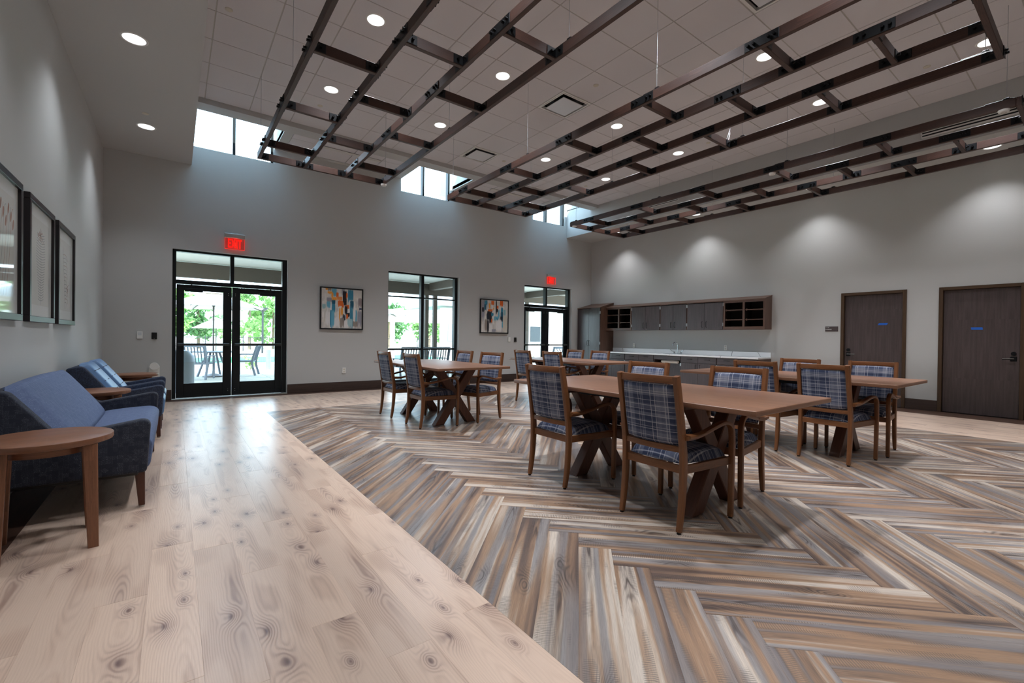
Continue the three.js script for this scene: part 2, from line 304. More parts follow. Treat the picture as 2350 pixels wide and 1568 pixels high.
// ---------------------------------------------------------------- floor of vinyl planks
camera.updateMatrixWorld(); camera.updateProjectionMatrix();
const VP = new THREE.Matrix4().multiplyMatrices(camera.projectionMatrix, camera.matrixWorldInverse);
function shows(ps) { // share of the frame an outline takes; points outside are pulled to the edge
  const q = []; for (const p of ps) { const v = new THREE.Vector4(p[0], p[1], p[2], 1).applyMatrix4(VP); if (v.w < 0.05) return 0; q.push([cl(v.x / v.w, -1, 1), cl(v.y / v.w, -1, 1)]); }
  let a = 0; for (let i = 0; i < q.length; i++) { const j = (i + 1) % q.length; a += q[i][0] * q[j][1] - q[j][0] * q[i][1]; } return Math.abs(a) / 8;
}
function clip(ps, [x0, x1, z0, z1]) {
  for (const [k, lim, s] of [[0, x0, 1], [0, x1, -1], [1, z0, 1], [1, z1, -1]]) {
    const out = []; for (let i = 0; i < ps.length; i++) {
      const A = ps[i], B = ps[(i + 1) % ps.length], a = (A[k] - lim) * s, b = (B[k] - lim) * s;
      if (a >= 0) out.push(A); if ((a > 0 && b < 0) || (a < 0 && b > 0)) { const t = a / (a - b); out.push([A[0] + (B[0] - A[0]) * t, A[1] + (B[1] - A[1]) * t]); }
    } ps = out; if (ps.length < 3) return [];
  } return ps;
}
function plankGeo(ps, o, e, f, row, flip, W = PW, L = PL) { // ps: outline in x,z; o origin, e along, f across
  const cx = ps.reduce((s, p) => s + p[0], 0) / ps.length, cz = ps.reduce((s, p) => s + p[1], 0) / ps.length, B = 0.0013, pos = [], uv = [];
  const put = (p, y) => { let u = ((p[0] - o[0]) * e[0] + (p[1] - o[1]) * e[1]) / L, v = ((p[0] - o[0]) * f[0] + (p[1] - o[1]) * f[1]) / W; if (flip) { u = 1 - u; v = 1 - v; } pos.push(p[0], y, p[1]); uv.push(0.004 + 0.992 * u, (row + 0.03 + 0.94 * cl(v)) / ROWS); };
  const inn = ps.map((p) => { const d = Math.hypot(p[0] - cx, p[1] - cz), k = 1 - Math.min(0.4, 1.5 * B / Math.max(d, 0.01)) ; return [cx + (p[0] - cx) * k, cz + (p[1] - cz) * k]; });
  const n = ps.length, T = (a, b, c) => { const s = (b[0][0] - a[0][0]) * (c[0][1] - a[0][1]) - (b[0][1] - a[0][1]) * (c[0][0] - a[0][0]); for (const q of s < 0 ? [a, b, c] : [a, c, b]) put(q[0], q[1]); };
  for (let i = 1; i < n - 1; i++) T([inn[0], 0], [inn[i], 0], [inn[i + 1], 0]);
  for (let i = 0; i < n; i++) { const j = (i + 1) % n; T([inn[i], 0], [inn[j], 0], [ps[j], -0.0016]); T([inn[i], 0], [ps[j], -0.0016], [ps[i], -0.0016]); }
  const g = new THREE.BufferGeometry(); g.setAttribute('position', new THREE.Float32BufferAttribute(pos, 3)); g.setAttribute('uv', new THREE.Float32BufferAttribute(uv, 2)); g.computeVertexNormals(); return g;
}
const floor = struct('floor');
part('subfloor', span(XL - 0.2, XR + 0.2, -0.12, -0.002, ZW - 0.12, ZB + 0.2), M.sub, floor);
function lay(name, list, m, most) {
  list.sort((a, b) => b.area - a.area); const rest = [];
  list.forEach((q, i) => { if (i < most && q.area > 0) part(name, q.g, m, floor); else rest.push(q.g); });
  if (rest.length) part(name + '_field', rest, m, floor).userData.kind = 'stuff';
}
const HB = [1.15, 8.27, -7.93, ZB];                               // the herringbone field
{ const list = [], q2 = Math.SQRT1_2, e1 = [q2, q2], e2 = [-q2, q2], P0 = [2.006, -2.234];
  const add = (p, q, lp, lq, e, f) => {
    const pt = (a, b) => [P0[0] + a * e1[0] + b * e2[0], P0[1] + a * e1[1] + b * e2[1]];
    const ps = clip([pt(p, q), pt(p + lp, q), pt(p + lp, q + lq), pt(p, q + lq)], HB);
    if (ps.length > 2) list.push({ g: plankGeo(ps, pt(p, q), e, f, Math.floor(rnd() * ROWS), rnd() < 0.5), area: shows(ps.map((s) => [s[0], 0, s[1]])) });
  };
  for (let m = -3; m <= 5; m++) for (let i = -45; i <= 45; i++) {
    const p = i * PW + m * PL, q = i * PW - m * PL;
    add(p, q, PL, PW, e1, e2); add(p, q + PW, PW, PL, e2, e1);
  }
  lay('herringbone_plank', list, M.grey, 298);
}
const DX = 10.18, DZ = -9.95, DL = XL + 0.24;                     // inner edges of the dark border
{ const list = [], starts = { '0': -2.6, '1': -1.96, '2': -2.9, '-3': -2.65, '-2': -3.19, '-1': -1.75 };
  for (let k = -7; k <= 54; k++) {
    const x0 = 0.274 + k * PW; let z = (starts[k] ?? rr(-3, -1.7)) - 8 * PL;
    for (; z < ZB; z += PL) for (const R of [[DL, HB[0], DZ, ZB], [HB[0], HB[1], DZ, HB[2]], [HB[1], DX, DZ, ZB]]) {
      const ps = clip([[x0, z], [x0 + PW, z], [x0 + PW, z + PL], [x0, z + PL]], R);
      if (ps.length > 2) list.push({ g: plankGeo(ps, [x0, z], [0, 1], [1, 0], Math.floor(rnd() * ROWS), rnd() < 0.5), area: shows(ps.map((s) => [s[0], 0, s[1]])) });
    }
  }
  lay('plank', list, M.oak, 280);
}
{ const list = [], add = (x0, x1, z0, z1) => list.push({ g: span(x0, x1, -0.004, 0, z0, z1, 0.0012, x1 - x0 > z1 - z0 ? 'x' : 'z'), area: shows([[x0, 0, z0], [x1, 0, z0], [x1, 0, z1], [x0, 0, z1]]) });
  for (let x = DL; x < XR - 0.01; x += PL) add(x, Math.min(x + PL, XR), ZW - 0.1, DZ);
  for (let r = 0; r < 3; r++) for (let z = DZ + r * 0.35; z < ZB; z += PL) add(DX + r * 0.201, DX + (r + 1) * 0.201, z, Math.min(z + PL, ZB));
  for (let z = DZ; z < ZB; z += PL) add(XL, DL, z, Math.min(z + PL, ZB));
  lay('border_plank', list, M.border, 60);
}

// ---------------------------------------------------------------- walls, soffits, ceiling
const slabX = (u0, u1, y0, y1, holes, t, z) => at(slab(u0, u1, y0, y1, holes, t), 0, 0, z - t);             // faces +z at z
const slabZ = (u0, u1, y0, y1, holes, t, x) => at(turnY(slab(u0, u1, y0, y1, holes, t), -Math.PI / 2), x + t, 0, 0); // u is z; faces -x at x
const D1 = [-0.04, 1.855], W1 = [3.99, 5.9], D2 = [8.043, 9.94], CL = [[0.25, 1.575], [4.283, 5.6], [8.325, 9.58]];
structMesh('wall_far', uvBox(slabX(XL - 0.25, XR + 0.25, -0.1, 6.45, [[...D1, 0, 2.75], [...W1, 0.08, 2.75], [...D2, 0, 2.75], ...CL.map((c) => [...c, 4.655, 6.2])], 0.27, ZW)), M.wall);
structMesh('wall_left', span(XL - 0.25, XL, -0.1, 5.2, ZW - 0.27, ZB + 0.25), M.wall);
const RD = [[-3.335, -2.315], [-1.878, -0.86]];
structMesh('wall_right', uvBox(slabZ(ZW, ZB + 0.25, -0.1, 5.2, RD.map((r) => [...r, 0, 2.184]), 0.25, XR)), M.wall);
structMesh('wall_back', span(XL - 0.25, XR + 0.25, -0.1, 5.2, ZB, ZB + 0.25), M.wall);
function soffit(name, x0, x1, riser, face) {
  const s = struct(name);
  part('soffit_board', span(x0 < 0 ? x0 : face, x0 < 0 ? riser : x1, YS, YS + 0.06, ZW, ZB), M.soffit, s);
  part('soffit_riser', span(Math.min(riser, face), Math.max(riser, face), YS, YC + 0.12, ZW, ZB), M.soffit, s);
}
soffit('soffit_left', XL, SX0, SX0 - 0.06, SX0); soffit('soffit_right', SX1, XR, SX1, SX1 + 0.06);
const ceiling = struct('ceiling'), TX = 0.631, TZ = 0.6406, GX = 0.37, GZ = -8.36;
part('plenum_deck', span(XL - 0.25, XR + 0.25, YC + 0.1, YC + 0.3, ZS - 0.02, ZB + 0.25), M.soffit, ceiling);
const VENTS = [[4.787, -5.798], [4.787, -8.36], [4.787, -2.595]];
{ const full = box(TX - 0.012, 0.018, TZ - 0.012, [0, 0, 0], 0.003), hid = [];
  const xs = [SX0 + 0.002]; for (let k = 0; GX + k * TX < SX1; k++) xs.push(GX + k * TX); xs.push(SX1 - 0.002);
  const zs = [ZH + 0.002]; for (let k = 0; GZ + k * TZ < ZB; k++) zs.push(GZ + k * TZ); zs.push(ZB - 0.002);
  for (let i = 0; i + 1 < xs.length; i++) for (let j = 0; j + 1 < zs.length; j++) {
    const [x0, x1, z0, z1] = [xs[i], xs[i + 1], zs[j], zs[j + 1]];
    if (VENTS.some((v) => Math.abs(v[0] - x0) < 0.1 && Math.abs(v[1] - z0) < 0.1)) continue;
    const p = [(x0 + x1) / 2, YC + 0.009, (z0 + z1) / 2], whole = Math.abs(x1 - x0 - TX) < 0.01 && Math.abs(z1 - z0 - TZ) < 0.01;
    const seen = shows([[x0, YC, z0], [x1, YC, z0], [x1, YC, z1], [x0, YC, z1]]) > 2e-5;
    if (!seen) { hid.push(at(whole ? full.clone() : box(x1 - x0 - 0.012, 0.018, z1 - z0 - 0.012, [0, 0, 0], 0.003), ...p)); continue; }
    part('ceiling_tile', whole ? full : box(x1 - x0 - 0.012, 0.018, z1 - z0 - 0.012, [0, 0, 0], 0.003), M.tile, ceiling).position.set(...p);
  }
  if (hid.length) part('ceiling_tile_field', hid, M.tile, ceiling).userData.kind = 'stuff';
  part('ceiling_grid', [...xs.map((x) => span(x - 0.012, x + 0.012, YC + 0.006, YC + 0.03, ZH, ZB)), ...zs.map((z) => span(SX0, SX1, YC + 0.006, YC + 0.03, z - 0.012, z + 0.012))], M.tee, ceiling);
}
structMesh('header_beam', span(SX0, SX1, YP, YC + 0.12, ZS, ZH), M.soffit);
[[DORM[0][1], DORM[1][0]], [DORM[1][1], DORM[2][0]]].forEach(([a, b], n) => {
  const s = struct('ceiling_strip'), i0 = a + 0.16, i1 = b - 0.16, z0 = ZW + 0.12, z1 = ZS - 0.015;
  part('gypsum_border', [span(a, i0, YP, YP + 0.1, ZW, ZS), span(i1, b, YP, YP + 0.1, ZW, ZS), span(i0, i1, YP, YP + 0.1, ZW, z0), span(i0, i1, YP + 0.03, YP + 0.1, z0, ZS)], M.soffit, s);
  const zz = [z0, z0 + 0.64, z1]; let w = (i1 - i0) / Math.round((i1 - i0) / TX);
  for (let k = 0; k < Math.round((i1 - i0) / w); k++) for (let j = 0; j < 2; j++) part('ceiling_tile', span(i0 + k * w + 0.006, i0 + (k + 1) * w - 0.006, YP + 0.006, YP + 0.02, zz[j] + 0.006, zz[j + 1] - 0.006, 0.003), M.tile, s);
});
// clerestory shafts: cheeks, the inner face, a glazed roof light over each
for (const [a, b] of DORM) {
  const s = struct('clerestory_shaft'), top = 6.25;
  if (a > SX0 + 0.1) part('cheek', span(a - 0.1, a, YP + 0.02, top, ZW, ZS), M.soffit, s); else part('cheek', span(a - 0.06, a, YC + 0.1, top, ZW, ZS), M.soffit, s);
  if (b < SX1 - 0.1) part('cheek', span(b, b + 0.1, YP + 0.02, top, ZW, ZS), M.soffit, s); else part('cheek', span(b, b + 0.06, YC + 0.1, top, ZW, ZS), M.soffit, s);
  part('inner_face', span(a - 0.06, b + 0.06, YC + 0.1, top, ZS, ZS + 0.1), M.soffit, s);
  part('roof_light', span(a - 0.06, b + 0.06, top, top + 0.004, ZW - 0.2, ZS + 0.1), M.glass, s);
}
{ const r = struct('roof'), Y0 = 5.36, Y1 = 5.5;
  part('roof_deck', span(XL - 0.3, XR + 0.3, Y0, Y1, ZS, ZB + 0.3), M.roofing, r);
  for (const [a, b] of [[XL - 0.3, DORM[0][0] - 0.1], [DORM[0][1] + 0.1, DORM[1][0] - 0.1], [DORM[1][1] + 0.1, DORM[2][0] - 0.1], [DORM[2][1] + 0.1, XR + 0.3]]) part('roof_deck', span(a, b, Y0, Y1, ZW - 0.3, ZS), M.roofing, r);
}
// baseboards
for (const [a, b] of [[XL, D1[0] - 0.005], [D1[1] + 0.005, W1[0]], [W1[0], W1[1]], [W1[1], D2[0] - 0.005], [D2[1] + 0.005, 10.19]].filter((q) => q[0] !== W1[0])) structMesh('baseboard_far', span(a, b, 0, 0.19, ZW, ZW + 0.014, 0.004), M.base);
for (const [a, b] of [[-4.655, RD[0][0]], [RD[0][1], RD[1][0]], [RD[1][1], ZB]]) structMesh('baseboard_right', span(XR - 0.014, XR, 0, 0.19, a, b, 0.004), M.base);
structMesh('baseboard_left', span(XL, XL + 0.014, 0, 0.19, ZW + 0.02, ZB, 0.004), M.base);

// ---------------------------------------------------------------- storefront doors and windows, 0.1 m back in the wall
function storefront(x) { // x: left edge of the opening
  const d = struct('door_' + (storefront.n = (storefront.n ?? 0) + 1)), z0 = -10.42, z1 = -10.3, X = (q) => x + 0.04 + q, w = 1.895;
  part('frame', span(x, X(0.016), 0, 2.75, z0, z1, 0.003), M.bronze, d);
  part('frame', span(X(1.771), x + w, 0, 2.75, z0, z1, 0.003), M.bronze, d);
  part('frame', span(X(0.016), X(1.771), 2.712, 2.75, z0, z1, 0.003), M.bronze, d);
  part('transom_bar', span(X(0.016), X(1.771), 2.125, 2.197, z0, z1, 0.003), M.bronze, d);
  part('mullion', span(X(0.858), X(0.923), 2.197, 2.712, z0, z1, 0.003), M.bronze, d);
  for (const [a, b] of [[0.016, 0.858], [0.923, 1.771]]) part('pane', span(X(a), X(b), 2.197, 2.712, -10.37, -10.366), M.glass, d);
  part('threshold', span(x, x + w, 0, 0.012, ZW - 0.12, ZW - 0.02, 0.004), M.alum, d);
  for (const [a, b, g0, g1, s] of [[0.02, 0.888, 0.138, 0.746, 1], [0.895, 1.768, 1.033, 1.648, -1]]) {
    const y0 = 0.014, y1 = 2.118, zA = -10.39, zB = -10.34;
    const lf = part('door_leaf', [span(X(a), X(g0), y0, y1, zA, zB, 0.004), span(X(g1), X(b), y0, y1, zA, zB, 0.004), span(X(g0), X(g1), y0, 0.277, zA, zB, 0.004), span(X(g0), X(g1), 2.01, y1, zA, zB, 0.004)], M.bronze, d);
    part('pane', span(X(g0), X(g1), 0.277, 2.01, -10.367, -10.363), M.glass, lf);
    const h = s > 0 ? [a + 0.02, b - 0.035] : [a + 0.04, b - 0.005];
    part('push_bar', [span(X(h[0]), X(h[1]), 0.984, 1.028, zB + 0.035, zB + 0.07, 0.01), span(X(h[0]), X(h[0]) + 0.09, 0.975, 1.035, zB, zB + 0.06, 0.006), span(X(h[1]) - 0.1, X(h[1]), 0.975, 1.035, zB, zB + 0.06, 0.006)], M.bar, lf);
    const cx = s > 0 ? g0 : g1;
    part('door_closer', [span(X(cx + s * 0.005) + (s < 0 ? -0.28 : 0), X(cx + s * 0.005) + (s < 0 ? 0 : 0.28), 1.985, 2.05, zB, zB + 0.06, 0.006), span(X(cx + s * 0.1), X(cx + s * 0.1) + 0.02, 2.05, 2.14, zB + 0.01, zB + 0.03)], M.bronze, lf);
    for (const y of [0.105, 0.14, 1.96, 1.995]) part('bolt_head', at(clean(new THREE.SphereGeometry(0.006, 8, 6)), X(s > 0 ? b - 0.055 : a + 0.055), y, zB + 0.001), M.alum, lf);
    part('pull_handle', tube(spline([[X(s > 0 ? b - 0.06 : a + 0.06), 1.1, zA], [X(s > 0 ? b - 0.06 : a + 0.06), 1.1, zA - 0.06], [X(s > 0 ? b - 0.06 : a + 0.06), 0.85, zA - 0.06], [X(s > 0 ? b - 0.06 : a + 0.06), 0.85, zA]], 16), 0.011), M.bar, lf);
  }
  return d;
}
storefront(D1[0]); storefront(D2[0]);
{ const w = struct('window_1'), z0 = -10.42, z1 = -10.3, [a, b] = W1, m0 = 4.878, m1 = 4.955;
  for (const q of [[a, a + 0.05, 0.08, 2.75], [b - 0.08, b, 0.08, 2.75], [a + 0.05, b - 0.08, 2.712, 2.75], [a + 0.05, b - 0.08, 0.08, 0.16]]) part('frame', span(...q, z0, z1, 0.003), M.bronze, w);
  part('mullion', span(m0, m1, 0.16, 2.712, z0, z1, 0.003), M.bronze, w);
  for (const [p, q] of [[a + 0.05, m0], [m1, b - 0.08]]) for (const [y0, y1, rail] of [[0.16, 0.875, 0.045], [0.92, 2.148, 0.03], [2.178, 2.712, 0]]) {
    part('pane', span(p, q, y0, y1, -10.37, -10.366), M.glass, w);
    if (rail) part('rail', span(p, q, y1, y1 + rail, z0, z1, 0.003), M.bronze, w);
  }
  part('sill', span(a, b, 0.06, 0.082, -10.3, ZW + 0.0), M.wall, w);
}
CL.forEach(([a, b], i) => { // clerestory windows
  const w = struct('window_' + (i + 2)), z0 = -10.36, z1 = -10.24, m = [0.9, 4.878, 8.873][i], y0 = 4.655, y1 = 6.2;
  for (const q of [[a, a + 0.012, y0, y1], [b - 0.045, b, y0, y1], [a, b, y1 - 0.04, y1], [a, b, y0, y0 + 0.02]]) part('frame', span(...q, z0, z1, 0.003), M.bronze, w);
  part('mullion', span(m - 0.024, m + 0.024, y0 + 0.02, y1 - 0.04, z0, z1, 0.003), M.bronze, w);
  for (const [p, q] of [[a + 0.012, m - 0.024], [m + 0.024, b - 0.045]]) part('pane', span(p, q, y0 + 0.02, y1 - 0.04, -10.302, -10.298), M.glass, w);
});
// two timber doors in the right wall
RD.forEach(([a, b], i) => {
  const d = struct('door_' + (i + 3)), top = 2.184, j = 0.055, x0 = XR - 0.022, x1 = XR + 0.16;
  part('door_frame', [span(x0, x1, 0, top, a, a + j, 0.004), span(x0, x1, 0, top, b - j, b, 0.004), span(x0, x1, top - j, top, a + j, b - j, 0.004), span(XR + 0.08, x1, 0, top - j, a + j, a + j + 0.012), span(XR + 0.08, x1, 0, top - j, b - j - 0.012, b - j)], M.doorframe, d);
  const lf = part('door_leaf', span(XR + 0.03, XR + 0.075, 0.008, top - j - 0.004, a + j + 0.004, b - j - 0.004, 0.003, 'y'), M.door, d), s = i ? -1 : 1, hz = i ? b - j - 0.07 : a + j + 0.07, xf = XR + 0.03;
  const h = part('lever_handle', [span(xf - 0.012, xf, 0.925, 1.0, hz - 0.038, hz + 0.038, 0.004), tube([[xf, 0.963, hz], [xf - 0.055, 0.963, hz]], 0.011), at(box(0.016, 0.022, 0.135, [0, 0, 0], 0.005), xf - 0.052, 0.963, hz + s * 0.055)], M.plate, lf);
  part('lever_edge', at(box(0.006, 0.008, 0.13), xf - 0.06, 0.968, hz + s * 0.055), M.alum, h);
  part('deadbolt', at(clean(new THREE.CylinderGeometry(0.03, 0.032, 0.02, 20)).rotateZ(Math.PI / 2), xf - 0.01, 1.048, hz), M.plate, lf);
  const t = [[-2.746, -2.602, 1.535, 1.575, 0.012], [-1.47, -1.33, 1.44, 1.478, -0.014]][i];
  const tp = part('painter_tape', turnY(poly([[-0.073, -0.019], [0.065, -0.019], [0.073 + t[4], 0.019], [-0.065 + t[4], 0.019]], 0.0008), -Math.PI / 2), M.tape, lf);
  tp.position.set(xf - 0.0006, (t[2] + t[3]) / 2, (t[0] + t[1]) / 2);
  structMesh('threshold_dark', span(XR, XR + 0.25, -0.05, 0.003, a, b), M.black); 
  part('door_stop_fill', span(XR + 0.2, XR + 0.25, 0, top, a, b), M.black, d);
});
// ---------------------------------------------------------------- lamps
function downlight(x, y, z, power, label, group, angle = 0.9, color = 0xf6f8ff) {
  const d = thing('downlight', label, 'ceiling light', [x, y, z], 0, group);
  part('trim_ring', lathe([[0.096, 0.004], [0.1, -0.004], [0.118, -0.005], [0.122, 0.0]], 28), M.white, d);
  part('lens', at(clean(new THREE.CylinderGeometry(0.098, 0.098, 0.004, 28)), 0, -0.003, 0), M.lens, d);
  const l = new THREE.SpotLight(color, power, 0, angle, 0.55, 2); l.name = 'downlight_beam';
  l.position.set(x, y - 0.012, z); l.target.position.set(x, y - 2, z); l.castShadow = true; l.shadow.radius = 6; l.shadow.mapSize.set(512, 512);
  scene.add(l, l.target);
}
const ROWN = ['first', 'second', 'third', 'fourth'], COLN = ['inside the trellis nearest the sofas', 'between the sofa-side trellis and the middle trellis', 'beside the kitchen-side edge of the middle trellis', 'inside the trellis nearest the kitchen'];
[1.93, 3.82, 6.34, 8.24].forEach((x, c) => [-7.36, -5.42, -2.88, -1.02].forEach((z, r) => downlight(x, YC, z, DOWN, `round downlight ${COLN[c]}, ${ROWN[r]} row from windows`, 'downlights in the tile ceiling')));
downlight(6.34, YC, 1.5, DOWN, 'glowing round downlight in the tile ceiling behind the dining tables', 'downlights in the tile ceiling'); downlight(2.5, YC, 1.5, DOWN, 'glowing round downlight in the tile ceiling near the back wall', 'downlights in the tile ceiling');
[-8.77, -6.25, -3.73, -1.21].forEach((z, r) => {
  downlight(-0.36, YS, z, WASH, `glowing round downlight in the grey soffit above the sofas, ${ROWN[r]} from the window wall`, 'soffit downlights by the pictures', 0.94, 0xf2f7ff);
  downlight(10.28, YS, z, WASH, `glowing round downlight in the soffit above the kitchen wall, ${ROWN[r]} from the window wall`, 'soffit downlights by the kitchen wall', 0.94, 0xfbfbff);
});
// ---------------------------------------------------------------- ceiling fittings
VENTS.forEach(([x, z], i) => {
  const d = thing('ceiling_diffuser', ['square white ceiling air diffuser reflecting blue light, above the middle of the room', 'square white ceiling air diffuser nearest the clerestory windows', 'square white ceiling air diffuser farthest from the clerestory windows'][i], 'air vent', [x + TX / 2, YC, z + TZ / 2], 0, 'square ceiling diffusers');
  const w = TX - 0.014, h = TZ - 0.014, fr = (a, b, y0, y1) => [box(a, y1 - y0, (a - b) / 2, [0, (y0 + y1) / 2, (a + b) / 4]), box(a, y1 - y0, (a - b) / 2, [0, (y0 + y1) / 2, -(a + b) / 4]), box((a - b) / 2, y1 - y0, b, [(a + b) / 4, (y0 + y1) / 2, 0]), box((a - b) / 2, y1 - y0, b, [-(a + b) / 4, (y0 + y1) / 2, 0])];
  part('outer_frame', [...fr(w, 0.555, -0.002, 0.012), ...fr(0.565, 0.535, -0.012, 0.03)], M.white, d);
  part('duct_recess', box(0.56, 0.006, 0.56, [0, 0.06, 0]), M.black, d);
  part('recess_side', fr(0.575, 0.56, 0.03, 0.06), M.plate, d);
  part('centre_panel', box(0.43, 0.012, 0.43, [0, -0.022, 0], 0.004), std('#dfe2e6', 0.28), d);
});
[[0, -1.944, -0.55, 4.505, 4.62], [0, -7.27, -6.33, 4.55, 4.635]].forEach(([, z0, z1, y0, y1], i) => {
  const d = thing('slot_diffuser', ['long white slot air vent in the soffit side, beside the end of the kitchen-side trellis', 'long white slot air vent in the soffit side, nearer the window wall'][i], 'air vent', [SX1, (y0 + y1) / 2, (z0 + z1) / 2], 0, 'slot vents in the soffit side');
  const L = z1 - z0, h = y1 - y0; part('backing', box(0.004, h - 0.01, L - 0.01, [-0.004, 0, 0]), M.black, d);
  for (const [a, b] of [[-0.5, -0.3], [-0.09, 0.09], [0.3, 0.5]]) part('blade', box(0.012, (b - a) * h, L, [-0.01, (a + b) / 2 * h, 0], 0.002), M.white, d);
  for (const s of [-1, 1]) part('end_cap', box(0.012, h, 0.02, [-0.01, 0, s * (L / 2 - 0.01)], 0.002), M.white, d);
});
[2.32, 6.36].forEach((x, i) => {
  const d = thing('linear_diffuser', i ? 'narrow slotted vent in the low ceiling strip beside the second clerestory' : 'narrow slotted vent in the low ceiling strip beside the first clerestory', 'air vent', [x + 0.59, YP, -9.47], 0, 'slotted vents in the low ceiling strips');
  part('backing', box(1.18, 0.004, 0.1, [0, -0.001, 0]), M.black, d);
  for (let k = 0; k < 5; k++) part('blade', box(1.18, 0.01, 0.011, [0, -0.006, -0.044 + k * 0.022], 0.002), M.white, d);
});
const COVER = lathe([[0, -0.008], [0.034, -0.008], [0.041, -0.004], [0.042, 0.004]], 20);
[[1.92, -7.99, 'between the first clerestory and the sofa-side trellis'], [5.07, -4.75, 'near the middle ceiling diffuser'], [5.69, -7.99, 'beside the second clerestory'], [8.23, -8.01, 'beside the third clerestory'], [8.26, -4.78, 'above the kitchen-side trellis'], [8.32, -1.62, 'near the end of the kitchen-side trellis'], [0.49, -6.31, 'beside the grey soffit']].forEach(([x, z, w]) =>
  tag(part('sprinkler_cover', COVER, M.offwhite, scene), `small round cream sprinkler cover in the tile ceiling ${w}`, 'sprinkler cover', 'sprinkler covers').position.set(x, YC, z));
tag(part('sprinkler_cover', lathe([[0, -0.008], [0.034, -0.008], [0.041, -0.004], [0.042, 0.004]], 20), M.offwhite, scene), 'small round sprinkler cover in the grey soffit above the sofas', 'sprinkler cover', 'sprinkler covers').position.set(-0.35, YS, -8.26);

// ---------------------------------------------------------------- hanging timber trellises
function trellis() {
  const t = thing('ceiling_trellis', '', 'ceiling trellis', [0, 3.86, -4.23], 0, 'hanging timber trellises');
  const z0 = -3.57, z1 = 3.57, H = 0.1, W = 0.045, X = [0, 1, 2, 3].map((k) => -0.9525 + k * 0.635);
  X.forEach((x) => part('long_beam', box(W, H, z1 - z0 - 0.045, [x, H / 2, -0.0225], 0.003, 'z'), M.beam, t));
  part('end_beam', box(X[3] - X[0] + W, H, W, [0, H / 2, z1 - W / 2], 0.003), M.beam, t);
  const bolt = (x, y, z, ax, s) => { const g = clean(new THREE.CylinderGeometry(0.013, 0.014, 0.026, 7)); if (ax === 'x') g.rotateZ(-Math.PI / 2 * s); else g.rotateX(Math.PI / 2 * s); return at(g, x + (ax === 'x' ? s * 0.013 : 0), y, z + (ax === 'z' ? s * 0.013 : 0)); };
  const joint = (x, s, z, sides) => { // s: +1 the cross piece leaves to +x
    const g = [], b = [], f = x + s * W / 2;
    for (const q of sides) {
      const zf = z + q * W / 2;
      g.push(box(0.105, H - 0.012, 0.006, [f + s * 0.0525, H / 2, zf + q * 0.003], 0.002), box(0.006, H - 0.012, 0.1, [f + s * 0.003, H / 2, zf + q * 0.05], 0.002));
      b.push(bolt(f + s * 0.06, H / 2, zf + q * 0.006, 'z', q), bolt(f + s * 0.006, H / 2, zf + q * 0.06, 'x', s));
    }
    const p = part('corner_bracket', g, M.plate, t); b.forEach((q) => part('bolt', q, M.bolt, p));
  };
  const splice = (x, s, z) => { const f = x + s * W / 2; const p = part('splice_plate', box(0.006, H - 0.01, 0.3, [f + s * 0.003, H / 2, z], 0.002), M.plate, t); for (const k of [-0.115, -0.065, 0.065, 0.115]) part('bolt', bolt(f + s * 0.006, H / 2, z + k, 'x', s), M.bolt, p); };
  for (let bay = 0; bay < 3; bay++) {
    const zs = (bay === 1 ? [-6.5, -5.2, -3.9, -2.6, -1.3] : [-7.2, -5.87, -4.54, -3.25, -1.95]).map((z) => z + 4.23);
    for (const z of [z0 + W / 2, ...zs]) {
      part('cross_piece', box(0.635 - W, H, W, [(X[bay] + X[bay + 1]) / 2, H / 2, z], 0.003), M.beam, t);
      const sides = z < z0 + 0.1 ? [1] : [-1, 1]; joint(X[bay], 1, z, sides); joint(X[bay + 1], -1, z, sides);
      if (z > z0 + 0.1) { splice(X[bay], -1, z); splice(X[bay + 1], 1, z); }
    }
    joint(X[bay], 1, z1 - W / 2, [-1]); joint(X[bay + 1], -1, z1 - W / 2, [-1]);
  }
  for (const x of [X[0], X[3]]) { const p = part('end_plate', box(0.1, H - 0.01, 0.006, [x, H / 2, z1 + 0.003], 0.002), M.plate, t); part('bolt', [bolt(x - 0.03, H / 2, z1 + 0.006, 'z', 1), bolt(x + 0.03, H / 2, z1 + 0.006, 'z', 1)], M.bolt, p); }
  for (const x of [X[0], X[3]]) for (const z of [-3.39, -1.12, 1.16, 3.45]) {
    part('cable', clean(new THREE.CylinderGeometry(0.0028, 0.0028, YC - 3.86 - H, 6)).translate(x, H + (YC - 3.86 - H) / 2, z), M.cable, t);
    part('cable_clip', [box(0.03, 0.012, 0.22, [x, H + 0.006, z - 0.06], 0.003), box(0.02, 0.028, 0.05, [x, H + 0.014, z], 0.004)], M.plate, t);
  }
  return t;
}
const tre = trellis(), TREX = [1.9575, 5.195, 8.475];
TREX.forEach((x, i) => {
  const label = ['dark timber trellis grid hanging above the sofa side of the room', 'dark timber trellis grid hanging over the middle of the dining room', 'dark timber trellis grid hanging beside the kitchen-side soffit'][i];
  if (i) dup(tre, 'ceiling_trellis', [x, 3.86, -4.23], 0, label); else { tre.position.x = x; tre.userData.label = label; }
});
[[2.91, -7.7, 'corner of the sofa-side trellis by the window wall'], [7.53, -7.68, 'corner of the kitchen-side trellis by the third clerestory'], [7.53, -0.8, 'near end of the kitchen-side trellis by the slot vent'], [7.55, -3.29, 'middle of the kitchen-side trellis']].forEach(([x, z, w]) => {
  const d = thing('ceiling_sensor', `small round white sensor under the ${w}`, 'sensor', [x, 3.86, z], 0, 'white sensors under the trellises');
  part('housing', lathe([[0, -0.03], [0.035, -0.03], [0.045, -0.022], [0.05, -0.004], [0.05, 0]], 20), M.white, d); part('lens_ring', lathe([[0.014, -0.031], [0.02, -0.034], [0.026, -0.031]], 16), M.alum, d);
});
